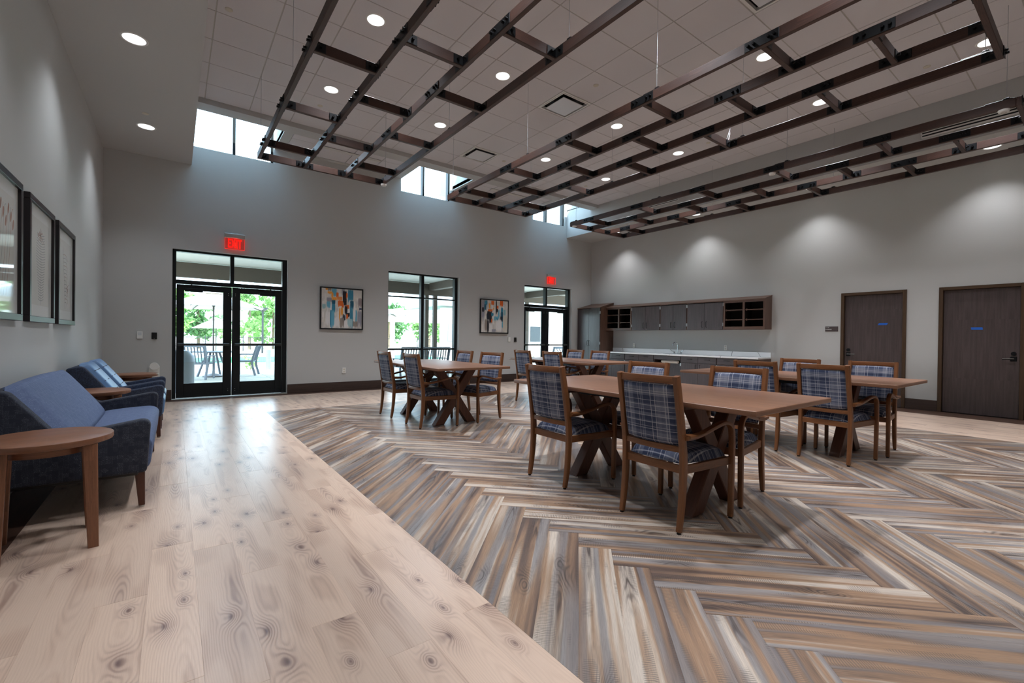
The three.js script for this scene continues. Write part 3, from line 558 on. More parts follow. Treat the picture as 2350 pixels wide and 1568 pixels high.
{ const c = thing('loose_cable', 'curled loose end of silver cable above the middle trellis', 'cable', [6.1, 3.97, -3.3]);
  part('loop', tube(spline([[0, 0, 0], [0.03, 0.03, 0.02], [0.1, 0.16, 0.02], [0.16, 0.22, 0], [0.19, 0.17, -0.02], [0.12, 0.05, 0]], 24), 0.004), M.cable, c); part('clamp', box(0.03, 0.025, 0.05, [0.01, 0.012, 0], 0.004), M.chrome, c); }

// ---------------------------------------------------------------- exit signs
const font = await new FontLoader().loadAsync('fonts/droid/droid_sans_bold.typeface.json');
function exitSign(x, label) {
  const s = thing('exit_sign', label, 'exit sign', [x, 2.985, ZW], 0, 'lit exit signs');
  part('housing', [box(0.34, 0.085, 0.075, [0, 0.1, 0.0375], 0.006), box(0.16, 0.012, 0.05, [0, 0.15, 0.03], 0.003)], M.alum, s);
  part('clear_panel', box(0.32, 0.205, 0.006, [0, -0.045, 0.045]), new THREE.MeshPhysicalMaterial({ color: 0xffe0dc, transmission: 1, roughness: 0, thickness: 0, ior: 1.5 }), s);
  part('panel_edge', [box(0.32, 0.005, 0.008, [0, -0.15, 0.045]), box(0.004, 0.205, 0.008, [0.16, -0.045, 0.045]), box(0.004, 0.205, 0.008, [-0.16, -0.045, 0.045])], M.exit, s);
  const g = clean(new TextGeometry('EXIT', { font, size: 0.165, depth: 0.006, curveSegments: 3 })); g.computeBoundingBox(); const b = g.boundingBox;
  g.translate(-(b.min.x + b.max.x) / 2, -(b.min.y + b.max.y) / 2, 0); g.scale(0.225 / (b.max.x - b.min.x), 0.17 / (b.max.y - b.min.y), 1); g.translate(0, -0.042, 0.05);
  part('lettering', g, M.exit, s);
  const l = new THREE.PointLight(new THREE.Color(1, 0.02, 0.01), 0.05, 0, 2); l.name = 'exit_glow'; l.position.set(x, 2.94, ZW + 0.075); l.castShadow = true; l.shadow.radius = 3; scene.add(l);
}
exitSign(0.915, 'red lit exit sign above the glass doors beside the sofas'); exitSign(9.035, 'red lit exit sign above the glass doors beside the kitchen');

// ---------------------------------------------------------------- things on the window wall
function plate(name, label, cat, x, y, w, h, m, detail) { const d = thing(name, label, cat, [x, y, ZW]); part('cover_plate', box(w, h, 0.02, [0, 0, 0.01], 0.004), m, d); for (const q of detail ?? []) part(...q, d); return d; }
plate('thermostat', 'white rectangular thermostat on the wall left of the sofa-side glass doors', 'thermostat', -0.488, 1.172, 0.078, 0.128, M.white, [['display', box(0.05, 0.05, 0.003, [0, 0.02, 0.021]), std('#d6dadb', 0.2)]]);
plate('card_reader', 'black card reader on the wall beside the sofa-side glass doors', 'card reader', -0.29, 1.16, 0.076, 0.116, M.black, [['status_light', box(0.012, 0.006, 0.002, [0, -0.045, 0.021]), M.alum]]);
plate('light_switch', 'white switch plate on the wall under the smaller abstract painting', 'switch', 7.514, 1.162, 0.075, 0.13, M.white, [['rocker', box(0.032, 0.066, 0.006, [0, 0, 0.022], 0.002), M.white]]);
plate('card_reader', 'black card reader on the wall beside the kitchen-side glass doors', 'card reader', 7.729, 1.154, 0.08, 0.13, M.black, [['status_light', box(0.012, 0.006, 0.002, [0, -0.05, 0.021]), M.alum]]);
plate('outlet', 'white wall outlet low on the wall under the larger abstract painting', 'outlet', 2.995, 0.438, 0.08, 0.128, M.white, [['socket', box(0.036, 0.034, 0.003, [0, 0.026, 0.021], 0.001), M.offwhite], ['socket', box(0.036, 0.034, 0.003, [0, -0.026, 0.021], 0.001), M.offwhite]]);
{ const d = thing('wall_dispenser', 'white wall unit with a round disc top behind the far side table', 'wall unit', [-0.288, 0.56, ZW]);
  part('body', box(0.155, 0.2, 0.05, [0, -0.03, 0.025], 0.008), M.white, d); part('round_disc', clean(new THREE.CylinderGeometry(0.062, 0.066, 0.025, 28)).rotateX(Math.PI / 2).translate(0, 0.065, 0.062), M.white, d); }
function abstract(s, strokes) {
  return canvasTex(768, 768, (g, W) => {
    let q = s; const R = () => { q = (q * 1664525 + 1013904223) >>> 0; return q / 4294967296; };
    g.fillStyle = '#cdcac4'; g.fillRect(0, 0, W, W);
    for (let i = 0; i < 260; i++) { g.fillStyle = ['rgba(226,224,220,.5)', 'rgba(196,190,178,.45)', 'rgba(168,168,170,.35)', 'rgba(214,208,196,.5)'][Math.floor(R() * 4)]; g.fillRect(R() * W, R() * W, 10 + 40 * R(), 40 + 190 * R()); }
    for (const [c, x, y, w, h] of strokes) { // ragged vertical brush patches
      const n = Math.max(6, Math.round(w * W / 5));
      for (let k = 0; k < n; k++) { const t = k / n, l = h * W * (0.8 + 0.35 * R()), y0 = y * W - 0.12 * h * W * R(); g.globalAlpha = 0.55 + 0.45 * R(); g.fillStyle = c; g.beginPath(); g.ellipse(x * W + t * w * W, y0 + l / 2, 5 + 3 * R(), l / 2, 0, 0, 7); g.fill(); g.globalAlpha = 1; }
      for (let k = 0; k < n; k++) { g.globalAlpha = 0.16 * R(); g.fillStyle = R() < 0.5 ? '#fff' : '#000'; g.fillRect(x * W + R() * w * W, y * W + R() * h * W * 0.7, 2, h * W * 0.3 * R()); g.globalAlpha = 1; }
    }
  });
}
function painting(x, y, w, tex, label) {
  const p = thing('abstract_painting', label, 'painting', [x, y, ZW], 0, 'square abstract paintings'), f = 0.022, d = 0.055;
  part('frame', [box(w, f, d, [0, w / 2 - f / 2, d / 2], 0.002), box(w, f, d, [0, f / 2 - w / 2, d / 2], 0.002), box(f, w - 2 * f, d, [w / 2 - f / 2, 0, d / 2], 0.002), box(f, w - 2 * f, d, [f / 2 - w / 2, 0, d / 2], 0.002)], M.black, p);
  const g = clean(new THREE.BoxGeometry(w - 2 * f - 0.012, w - 2 * f - 0.012, 0.03)); g.translate(0, 0, 0.03); part('canvas', g, std('#ffffff', 0.75, { map: tex }), p); part('backing', box(w - 2 * f, w - 2 * f, 0.01, [0, 0, 0.006]), M.black, p);
}
const TEAL = '#2e7f9c', SKYB = '#5fa5be', NAVY = '#16202e', BLK = '#15141a', ORA = '#d9621c', AMB = '#e79a3c', TAU = '#8d8379', PALE = '#dcdad8', GRY = '#8f8f98', DTEAL = '#17566e';
painting(2.934, 1.795, 0.914, abstract(31, [[GRY, .13, .24, .12, .12], [SKYB, .25, .0, .11, .2], [TAU, .15, .0, .08, .06], ['#8fb0b4', .02, .4, .08, .12], [SKYB, .13, .34, .08, .16], [PALE, .1, .6, .12, .34], [DTEAL, .25, .28, .08, .14], [TEAL, .25, .4, .08, .2], [TEAL, .21, .56, .06, .44], [SKYB, .24, .58, .07, .42], [AMB, .1, .0, .05, .05], [AMB, .15, .08, .11, .06], [AMB, .24, .12, .04, .12], [AMB, .25, .22, .12, .08], [ORA, .36, .1, .05, .12], ['#e08a4a', .38, .2, .12, .1], [ORA, .4, .3, .12, .15], [ORA, .5, .38, .04, .1], [GRY, .49, .0, .08, .14], [BLK, .52, .06, .09, .3], [BLK, .55, .3, .06, .12], [ORA, .6, .1, .03, .14], [ORA, .59, .4, .08, .12], [TEAL, .65, .02, .13, .3], [DTEAL, .71, .3, .08, .2], [TEAL, .7, .46, .07, .5], [PALE, .63, .5, .06, .12], [BLK, .57, .44, .06, .22], [BLK, .62, .6, .07, .1], [ORA, .61, .64, .04, .14], [AMB, .43, .5, .02, .3], [AMB, .47, .48, .05, .22], [NAVY, .52, .66, .06, .26], [TAU, .46, .74, .09, .24], [PALE, .32, .74, .1, .26], [PALE, .56, .8, .1, .2], [SKYB, .84, .54, .04, .34], [PALE, .79, .54, .05, .22], [TAU, .78, .82, .12, .16], ['#8d7f80', .91, .22, .09, .22], ['#3f4560', .94, .46, .06, .06], [GRY, .9, .56, .1, .4], ['#9ec0c4', .64, .76, .12, .2]]), 'larger abstract painting with orange and teal strokes on the wall beside the sofa-side glass doors');
painting(6.99, 1.782, 0.926, abstract(57, [[GRY, .02, .02, .1, .6], [BLK, .03, .24, .06, .14], [TEAL, .12, .02, .1, .16], [DTEAL, .11, .14, .07, .2], [AMB, .28, .1, .05, .18], [ORA, .37, .02, .1, .13], [ORA, .58, .16, .06, .1], [ORA, .7, .0, .11, .18], [AMB, .43, .24, .04, .06], [ORA, .25, .28, .16, .08], [BLK, .22, .36, .17, .28], [NAVY, .2, .42, .08, .2], [BLK, .3, .56, .08, .16], [ORA, .37, .58, .04, .12], [TEAL, .37, .4, .08, .1], [BLK, .54, .02, .04, .42], [BLK, .55, .26, .07, .12], [SKYB, .63, .3, .05, .3], [SKYB, .48, .5, .14, .14], [TEAL, .57, .56, .06, .1], [TEAL, .74, .22, .08, .2], [DTEAL, .73, .36, .09, .3], [NAVY, .72, .5, .08, .16], ['#86b2b8', .84, .28, .08, .2], [SKYB, .78, .66, .04, .2], [TAU, .13, .62, .12, .38], [BLK, .22, .64, .06, .36], [PALE, .3, .76, .1, .24], [PALE, .56, .62, .2, .38], [GRY, .4, .9, .14, .1], ['#c9c4b4', .82, .5, .16, .5]]), 'smaller-looking abstract painting with dark blue strokes between the window and the kitchen-side glass doors');

// ---------------------------------------------------------------- framed sketches on the left wall
function sketch(kind) {
  return canvasTex(512, 576, (g, W, H) => {
    g.fillStyle = '#e4e6e2'; g.fillRect(0, 0, W, H); g.fillStyle = '#dad9d2'; g.fillRect(60, 60, W - 120, H - 120); g.lineCap = 'round';
    let q = kind * 99 + 5; const R = () => { q = (q * 1664525 + 1013904223) >>> 0; return q / 4294967296; }; const L = (c, w, ps) => { g.strokeStyle = c; g.lineWidth = w; g.beginPath(); g.moveTo(...ps[0]); for (let i = 1; i < ps.length - 1; i++) g.quadraticCurveTo(...ps[i], (ps[i][0] + ps[i + 1][0]) / 2, (ps[i][1] + ps[i + 1][1]) / 2); g.lineTo(...ps.at(-1)); g.stroke(); };
    const rust = 'rgba(150,90,62,.75)', ink = 'rgba(90,100,105,.7)';
    if (kind === 0) { for (let k = 0; k < 9; k++) { const x = 110 + k * 36; L(k % 2 ? ink : rust, 3, [[x - 60, 500], [x - 10, 330], [x + 20, 200 - 40 * (k % 3)], [x + 40, 110]]); g.fillStyle = rust; g.beginPath(); g.ellipse(x + 42, 120 + 30 * (k % 3), 10, 26, 0.3, 0, 7); g.fill(); } }
    if (kind === 1) { for (let k = 0; k < 26; k++) { const y = 130 + k * 14; L(ink, 2.5, [[180 - 20 * Math.sin(k * 0.2), y], [256, y + 14], [340 + 20 * Math.sin(k * 0.2), y - 4]]); } L(ink, 4, [[250, 100], [270, 300], [250, 510]]); for (let k = 0; k < 16; k++) L(rust, 3, [[250, 140], [200 + R() * 120, 100 + 60 * R()], [180 + R() * 160, 90 + R() * 90]]); }
    if (kind === 2) { L(ink, 4, [[180, 110], [200, 240], [240, 360], [250, 500]]); for (let k = 0; k < 14; k++) { const y = 150 + k * 24; L(k % 3 ? ink : rust, 2.5, [[190 + k * 4, y], [250 + 60 * R(), y - 10], [300 + 60 * R(), y + 30]]); } for (let k = 0; k < 10; k++) L(rust, 3, [[300, 360], [330 + 30 * R(), 340 + 60 * R()], [300 + 70 * R(), 330 + 90 * R()]]); }
  });
}
[-4.56, -5.72, -6.845].forEach((z, i) => {
  const p = thing('framed_sketch', ['dark framed botanical sketch cut by the picture edge, nearest the viewer', 'dark framed sketch of a ribbed plant, middle of the three on the sofa wall', 'dark framed sketch farthest along the sofa wall, nearest the corner'][i], 'framed picture', [XL, 1.807, z], Math.PI / 2, 'framed sketches above the sofas');
  const w = 0.945, h = 1.045, f = 0.05, d = 0.04; 
  part('frame', [box(w, f, d, [0, h / 2 - f / 2, d / 2], 0.003), box(w, f, d, [0, f / 2 - h / 2, d / 2], 0.003), box(f, h - 2 * f, d, [w / 2 - f / 2, 0, d / 2], 0.003), box(f, h - 2 * f, d, [f / 2 - w / 2, 0, d / 2], 0.003)], M.frame ??= std('#1f1b1e', 0.38), p);
  const g = clean(new THREE.BoxGeometry(w - 2 * f, h - 2 * f, 0.012)); g.translate(0, 0, 0.014); part('print', g, new THREE.MeshPhysicalMaterial({ map: sketch(i), roughness: 0.9, clearcoat: 1, clearcoatRoughness: 0.04 }), p);
});
// ---------------------------------------------------------------- dining chairs and tables
function cushion(half, d, hTop, hBot, p = 6, n = 14, e = 0.4) { // half(t): half width along z; domed above and below, uv in metres
  const pos = [], uv = [], idx = [], f = (s) => Math.sign(s) * Math.pow(Math.abs(s), 0.72);
  for (const side of [1, -1]) for (let j = 0; j <= n; j++) for (let i = 0; i <= n; i++) {
    const s = f(i / n * 2 - 1), t = f(j / n * 2 - 1), k = Math.pow(Math.max(0, (1 - Math.pow(Math.abs(s), p)) * (1 - Math.pow(Math.abs(t), p))), e), c = 1 - 0.06 * s * s * t * t;
    const x = s * half(t * c) * c, z = t * d / 2 * c; pos.push(x, side > 0 ? hTop * k * (1 + 0.12 * (1 - s * s) * (1 - t * t)) : -hBot * k, z); uv.push(x, z);
  }
  const N = (n + 1) * (n + 1);
  for (let q = 0; q < 2; q++) for (let j = 0; j < n; j++) for (let i = 0; i < n; i++) { const a = q * N + j * (n + 1) + i, b = a + 1, c = a + n + 1, e2 = c + 1; if (q) idx.push(a, b, c, b, e2, c); else idx.push(a, c, b, b, c, e2); }
  const g = new THREE.BufferGeometry(); g.setAttribute('position', new THREE.Float32BufferAttribute(pos, 3)); g.setAttribute('uv', new THREE.Float32BufferAttribute(uv, 2)); g.setIndex(idx); g.computeVertexNormals(); return g;
}
function bend(g, fn) { const P = g.attributes.position, v = new THREE.Vector3(); for (let i = 0; i < P.count; i++) { v.fromBufferAttribute(P, i); fn(v); P.setXYZ(i, v.x, v.y, v.z); } g.computeVertexNormals(); return g; }
const postZ = (y) => -0.225 - 0.16 * Math.pow(Math.max(0, y - 0.45), 1.25) / Math.pow(0.53, 1.25) * 0.52;
function makeChair() {
  const c = thing('dining_chair', '', 'chair', [0, 0, 0], 0, 'plaid dining chairs');
  for (const s of [-1, 1]) {
    const ys = [0.012, 0.1, 0.2, 0.3, 0.4, 0.48, 0.58, 0.68, 0.78, 0.88, 0.978], zf = (y) => y < 0.45 ? -0.225 - 0.04 * Math.pow((0.45 - y) / 0.45, 2.2) : postZ(y);
    const leg = part('rear_leg', sweep(spline(ys.map((y) => [s * (y < 0.45 ? 0.222 : 0.222 - 0.012 * (y - 0.45)), y, zf(y)]), 22), [1, 0, 0], roundRect(0.0175, 0.024, 0.006, 2), (t) => [t < 0.12 ? 0.82 + 1.5 * t : 1, t < 0.4 ? 0.66 + 0.85 * t : 1 - 0.12 * (t - 0.4) / 0.6]), M.chair, c);
    part('glide', clean(new THREE.CylinderGeometry(0.0115, 0.013, 0.014, 12)).translate(s * 0.222, 0.007, -0.264), M.foot, leg);
    const arm = part('arm_leg', sweep(spline([[s * 0.275, 0.012, 0.256], [s * 0.275, 0.2, 0.259], [s * 0.275, 0.42, 0.262], [s * 0.274, 0.56, 0.262], [s * 0.273, 0.62, 0.245], [s * 0.271, 0.648, 0.205], [s * 0.267, 0.653, 0.15], [s * 0.26, 0.633, 0.05], [s * 0.252, 0.605, -0.07], [s * 0.246, 0.592, -0.16], [s * 0.242, 0.592, -0.236]], 40), [1, 0, 0], roundRect(0.019, 0.0135, 0.005, 2), (t) => [t < 0.35 ? 0.86 + 0.4 * t : 1, t < 0.35 ? 1.12 : 0.9]), M.chair, c);
    part('arm_pad', sweep(spline([[s * 0.256, 0.612, -0.05], [s * 0.25, 0.602, -0.12], [s * 0.245, 0.601, -0.18], [s * 0.242, 0.602, -0.232]], 12), [1, 0, 0], roundRect(0.027, 0.009, 0.006, 2), (t) => [0.72 + 0.5 * Math.sin(Math.min(1, t * 1.3) * Math.PI / 2), 0.7 + 0.5 * t]), M.chair, arm);
    part('glide', clean(new THREE.CylinderGeometry(0.0125, 0.014, 0.014, 12)).translate(s * 0.275, 0.007, 0.256), M.foot, arm);
    part('side_rail', sweep([[s * 0.218, 0.39, -0.222], [s * 0.262, 0.39, 0.25]], [1, 0, 0], roundRect(0.011, 0.027, 0.003, 1)), M.chair, c);
  }
  part('rear_rail', box(0.42, 0.052, 0.022, [0, 0.39, -0.222], 0.003), M.chair, c);
  part('front_rail', sweep(spline([[-0.27, 0.39, 0.235], [0, 0.388, 0.258], [0.27, 0.39, 0.235]], 10), [0, 1, 0], roundRect(0.026, 0.011, 0.003, 1)), M.chair, c);
  part('seat', at(cushion((t) => 0.236 + 0.022 * t, 0.47, 0.068, 0.012), 0, 0.42, 0.018), M.plaid, c);
  const curve = (x) => -0.026 * (1 - (x / 0.21) * (x / 0.21));
  part('backrest', bend(cushion(() => 0.205, 0.4, 0.026, 0.02, 12, 14, 0.3), (v) => { const y = 0.735 + v.z, th = v.y; v.z = postZ(y) + th + curve(v.x) + 0.002; v.y = y; }), M.plaid, c);
  for (const [n, y, h] of [['top_rail', 0.952, 0.024], ['lower_rail', 0.516, 0.019]]) part(n, sweep(spline([-0.208, -0.1, 0, 0.1, 0.208].map((x) => [x, y, postZ(y) + curve(x)]), 12), [0, 1, 0], roundRect(h, 0.0125, 0.005, 2)), M.chair, c);
  return c;
}
const chair0 = makeChair();
let chairN = 0;
function chair(x, z, deg, label) { const t = deg * Math.PI / 180; if (chairN++) dup(chair0, 'dining_chair', [x, 0, z], t, label); else { chair0.position.set(x, 0, z); chair0.rotation.y = t; chair0.userData.label = label; } }
const WHO = ['the nearest dining table', 'the table before the window', 'the kitchen corner table', 'the table near the timber doors'];
function four(k, list) { list.forEach(([x, z, deg, which]) => chair(x, z, deg, `chair ${which} ${WHO[k]}`)); }
four(0, [[2.767, -1.824, 90, 'with its back to us at the near end of'], [2.765, -2.842, 90, 'with its back to us at the far end of'], [3.497, -1.885, -87, 'across the table top, near end of'], [3.5, -2.8, -90, 'across the table top, far end of']]);
four(1, [[2.827, -5.625, 90, 'facing away, closer to us at'], [2.82, -6.585, 90, 'facing away, farther from us at'], [3.6, -5.66, -78, 'turned aside, facing us at the near end of'], [3.62, -6.56, -88, 'facing us beside the wall at'],]);
four(2, [[5.49, -5.8, 90, 'facing away, closer to us at'], [5.49, -6.62, 90, 'facing away, farther from us at'], [6.27, -5.95, -90, 'facing us at the near end of'], [6.27, -6.62, -90, 'facing us at the far end of']]);
four(3, [[5.49, -1.74, 87, 'with its back to us at the near end of'], [5.53, -2.43, 90, 'with its back to us, half hidden at'], [6.215, -1.69, -89, 'facing us in front of the first timber door at'], [6.19, -2.45, -90, 'facing us at the far end of']]);
function diningTable() {
  const t = thing('dining_table', '', 'table', [0, 0, 0], 0, 'dining tables with crossed legs');
  part('table_top', soften(uvBox(poly((() => { const s = new THREE.Shape(), a = 0.555, b = 1.115, r = 0.012; s.moveTo(-a + r, -b); s.lineTo(a - r, -b); s.quadraticCurveTo(a, -b, a, -b + r); s.lineTo(a, b - r); s.quadraticCurveTo(a, b, a - r, b); s.lineTo(-a + r, b); s.quadraticCurveTo(-a, b, -a, b - r); s.lineTo(-a, -b + r); s.quadraticCurveTo(-a, -b, -a + r, -b); return s; })(), 0.034, 0.008, 3).rotateX(-Math.PI / 2).translate(0, 0.777, 0), 'z'), 0.5), M.table, t);
  for (const z of [-0.545, 0.555]) {
    const tr = part('trestle_bearer', box(0.86, 0.04, 0.1, [0, 0.756, z], 0.006), M.trestle, t);
    for (const s of [-1, 1]) { const w = 0.07, bx = -0.255, tx = 0.25; part('crossed_leg', uvBox(at(poly([[s * (bx - w), 0], [s * (bx + w), 0], [s * (tx + w), 0.736], [s * (tx - w), 0.736]].sort((p, q) => Math.atan2(p[1] - 0.37, p[0]) - Math.atan2(q[1] - 0.37, q[0])), s > 0 ? 0.1 : 0.09, 0.006), 0, 0, z - (s > 0 ? 0.05 : 0.045)), 'y'), M.trestle, t); }
  }
  part('stretcher', box(0.05, 0.09, 1.0, [0, 0.38, 0.005], 0.004, 'z'), M.trestle, t);
  part('under_rail', [box(0.03, 0.05, 1.0, [-0.3, 0.752, 0.005], 0.003, 'z'), box(0.03, 0.05, 1.0, [0.3, 0.752, 0.005], 0.003, 'z')], M.black, t);
  return t;
}
const table0 = diningTable();
[[3.13, -2.3], [3.15, -6.1], [5.87, -6.1], [5.87, -2.31]].forEach(([x, z], i) => {
  const label = ['long brown dining table with crossed legs closest to the viewer', 'brown dining table with crossed legs in front of the large window', 'brown dining table with crossed legs in the far kitchen corner', 'brown dining table with crossed legs near the timber doors'][i];
  if (i) dup(table0, 'dining_table', [x, 0, z], 0, label); else { table0.position.set(x, 0, z); table0.userData.label = label; }
});

// ---------------------------------------------------------------- seating along the left wall (built facing +z, turned to face +x)
function seatUnit(name, label, cat, group, x, z, W, cloth, inner, seams, armW) {
  const s = thing(name, label, cat, [x, 0, z], Math.PI / 2, group), h = W / 2, iw = h - armW;
  const side = () => { const S = new THREE.Shape(); S.moveTo(-0.33, 0.25); S.lineTo(0.36, 0.25); S.quadraticCurveTo(0.385, 0.25, 0.388, 0.275); S.lineTo(0.405, 0.56); S.quadraticCurveTo(0.405, 0.612, 0.35, 0.61); S.lineTo(-0.02, 0.545); S.quadraticCurveTo(-0.05, 0.545, -0.075, 0.575); S.lineTo(-0.255, 0.815); S.quadraticCurveTo(-0.275, 0.84, -0.305, 0.84); S.lineTo(-0.385, 0.825); S.quadraticCurveTo(-0.41, 0.82, -0.405, 0.79); S.lineTo(-0.355, 0.28); S.quadraticCurveTo(-0.35, 0.25, -0.33, 0.25); return S; };
  for (const q of [-1, 1]) { // arm panel with the wing of the back
    const g = poly(side(), armW, 0.016, 3); g.rotateY(-Math.PI / 2); g.translate(q < 0 ? -iw : h, 0, 0); part('arm', uvBox(soften(g, 0.8), 'y'), cloth, s);
  }
  const shell = poly([[-0.4, 0.8], [-0.345, 0.28], [-0.18, 0.28], [-0.1, 0.42], [-0.315, 0.835], [-0.385, 0.825]].reverse(), 2 * iw + 0.004, 0.004); shell.rotateY(-Math.PI / 2); shell.translate(iw + 0.002, 0, 0);
  part('back_shell', uvBox(shell, 'y'), cloth, s);
  // the raked back cushion
  const bk = bend(cushion(() => iw - 0.004, 0.56, 0.07, 0.03, 10, 16, 0.35), (v) => { const a = v.z, th = v.y, k = 0.62; v.y = 0.635 - a * Math.cos(k) + th * Math.sin(k); v.z = -0.165 + a * Math.sin(k) + th * Math.cos(k); });
  const back = part('back_cushion', bk, inner, s);
  if (seams) for (const a of [-0.14, 0.0, 0.13]) part('seam', tube([-1, 0.5, 0, -0.5, -1].slice(1, 4).length ? [-iw + 0.02, -iw / 2, 0, iw / 2, iw - 0.02].map((x2) => { const k = 0.62, th = 0.078 - 0.012 * Math.abs(x2 / iw); return [x2, 0.635 - a * Math.cos(k) + th * Math.sin(k), -0.165 + a * Math.sin(k) + th * Math.cos(k)]; }) : [], 0.004, 6), M.welt, back);
  const seat = poly((() => { const S = new THREE.Shape(); S.moveTo(-0.15, 0.27); S.lineTo(0.37, 0.255); S.quadraticCurveTo(0.4, 0.26, 0.405, 0.3); S.lineTo(0.415, 0.42); S.quadraticCurveTo(0.405, 0.478, 0.33, 0.482); S.quadraticCurveTo(0.1, 0.48, -0.1, 0.44); S.lineTo(-0.15, 0.27); return S; })(), 2 * iw - 0.006, 0.014, 3); seat.rotateY(-Math.PI / 2); seat.translate(iw - 0.003, 0, 0);
  part('seat_cushion', uvBox(soften(seat, 0.8), 'z'), inner, s);
  part('under_frame', box(W - 0.06, 0.03, 0.64, [0, 0.245, 0.02], 0.006), M.black, s);
  for (const a of [-1, 1]) for (const b of [-0.32, 0.355]) {
    const lg = part('leg', sweep([[a * (h - 0.075), 0.012, b + 0.004], [a * (h - 0.075), 0.26, b - 0.008]], [1, 0, 0], roundRect(0.028, 0.028, 0.003, 1), (t) => [0.62 + 0.38 * t, 0.62 + 0.38 * t]), M.leg, s);
    part('glide', clean(new THREE.CylinderGeometry(0.014, 0.016, 0.014, 12)).translate(a * (h - 0.075), 0.007, b + 0.004), M.alum, lg);
  }
  return s;
}
seatUnit('sofa', 'two-seat sofa in dark dashed cloth with pale blue seat, behind the nearest side table', 'sofa', undefined, -0.535, -4.915, 1.91, M.sofadark, M.sofapale, false, 0.1);
seatUnit('lounge_chair', 'slate lounge armchair with blue tufted back, next to the middle side table', 'armchair', 'slate lounge armchairs', -0.5, -6.875, 0.69, M.denim, M.vinyl, true, 0.085);
seatUnit('lounge_chair', 'slate lounge armchair with blue tufted back, next to the far corner side table', 'armchair', 'slate lounge armchairs', -0.5, -7.575, 0.69, M.denim, M.vinyl, true, 0.085);
function sideTable() {
  const t = thing('side_table', '', 'side table', [0, 0, 0], 0, 'round side tables');
  part('table_top', uvBox(lathe([[0, 0.578], [0.268, 0.578], [0.278, 0.582], [0.282, 0.59], [0.282, 0.606], [0.28, 0.613], [0.274, 0.616], [0, 0.616]], 56), 'x'), M.side, t);
  part('apron', lathe([[0.15, 0.53], [0.19, 0.53], [0.19, 0.578], [0.15, 0.578]], 32), M.side, t);
  for (const [a, b] of [[1, 1], [1, -1], [-1, 1], [-1, -1]]) part('leg', sweep([[a * 0.185, 0, b * 0.185], [a * 0.17, 0.578, b * 0.17]], [1, 0, 0], roundRect(0.032, 0.032, 0.004, 1), (k) => [0.72 + 0.28 * k, 0.72 + 0.28 * k]), M.side, t);
  return t;
}
const side0 = sideTable();
[[-0.57, -3.585, 0.14, 'round wooden side table nearest the viewer, in front of the dashed sofa'], [-0.645, -6.2, 0.1, 'round wooden side table between the sofa and the lounge armchairs'], [-0.47, -8.5, 0.05, 'round wooden side table in the far corner beyond the lounge armchairs']].forEach(([x, z, r, label], i) => { if (i) dup(side0, 'side_table', [x, 0, z], r, label); else { side0.position.set(x, 0, z); side0.rotation.y = r; side0.userData.label = label; } });

// ---------------------------------------------------------------- kitchen wall
const KX = 10.45, KB = 10.19, KE = -4.655, KT = -9.24;             // fronts of the wall and base units, end, tall cabinet side
const handleV = (x, y, z) => tube(spline([[x, y - 0.075, z], [x - 0.028, y - 0.06, z], [x - 0.03, y, z], [x - 0.028, y + 0.06, z], [x, y + 0.075, z]], 14), 0.0055);
const handleH = (x, y, z) => tube(spline([[x, y, z - 0.07], [x - 0.026, y, z - 0.055], [x - 0.028, y, z], [x - 0.026, y, z + 0.055], [x, y, z + 0.07]], 14), 0.0055);
function sloped(x0, yF, yB, y0, z0, z1) { // side panel outline of a unit with a sloping top
  const g = poly([[x0, y0], [XR, y0], [XR, yB], [x0, yF]], z1 - z0); g.translate(0, 0, z0); return uvBox(g, 'y');
}
function topBoard(x0, yF, yB, z0, z1) { const g = poly([[x0 - 0.02, yF - 0.004], [XR, yB], [XR, yB + 0.022], [x0 - 0.02, yF + 0.018]], z1 - z0); g.translate(0, 0, z0); return uvBox(g, 'z'); }
{ const t = thing('tall_cabinet', 'tall dark two-door cabinet with sloping top in the room corner', 'cabinet', [0, 0, 0]), z0 = ZW + 0.012;
  part('side_panel', sloped(KB + 0.02, 2.14, 2.3, 0, KT - 0.02, KT), M.cabside, t); part('side_panel', sloped(KB + 0.02, 2.14, 2.3, 0, z0, z0 + 0.02), M.cabside, t);
  part('sloping_top', topBoard(KB, 2.14, 2.3, z0, KT + 0.004), M.cabside, t); part('back_panel', span(XR - 0.01, XR, 0, 2.3, z0 + 0.02, KT - 0.02), M.cabin, t); part('plinth', span(KB + 0.06, KB + 0.08, 0, 0.1, z0 + 0.02, KT - 0.02), M.black, t);
  const m = (z0 + KT) / 2;
  [[z0 + 0.003, m - 0.002, m - 0.035], [m + 0.002, KT - 0.022, m + 0.035]].forEach(([a, b, hz], i) => { const dr = part('door', span(KB, KB + 0.02, 0.1, 2.13, a, b, 0.002, 'y'), M.cab, t); part('handle', handleV(KB, 1.08, hz), M.pull, dr); for (const y of [0.4, 1.08, 2.0]) part('hinge', span(KB - 0.006, KB + 0.03, y - 0.04, y + 0.04, i ? b : a - 0.008, i ? b + 0.012 : a, 0.002), M.hinge, dr); });
}
const UN = [[KT, -8.3], [-8.3, -7.35], [-7.35, -6.56], [-6.56, -5.6], [-5.6, KE]];
const UL = ['open wall shelf unit beside the tall cabinet', 'dark two-door wall cabinet next to the open shelves by the tall cabinet', 'dark two-door wall cabinet above the sink, narrowest of the three', 'dark two-door wall cabinet next to the open shelves at the exposed end', 'open wall shelf unit at the exposed end of the wall cabinets'];
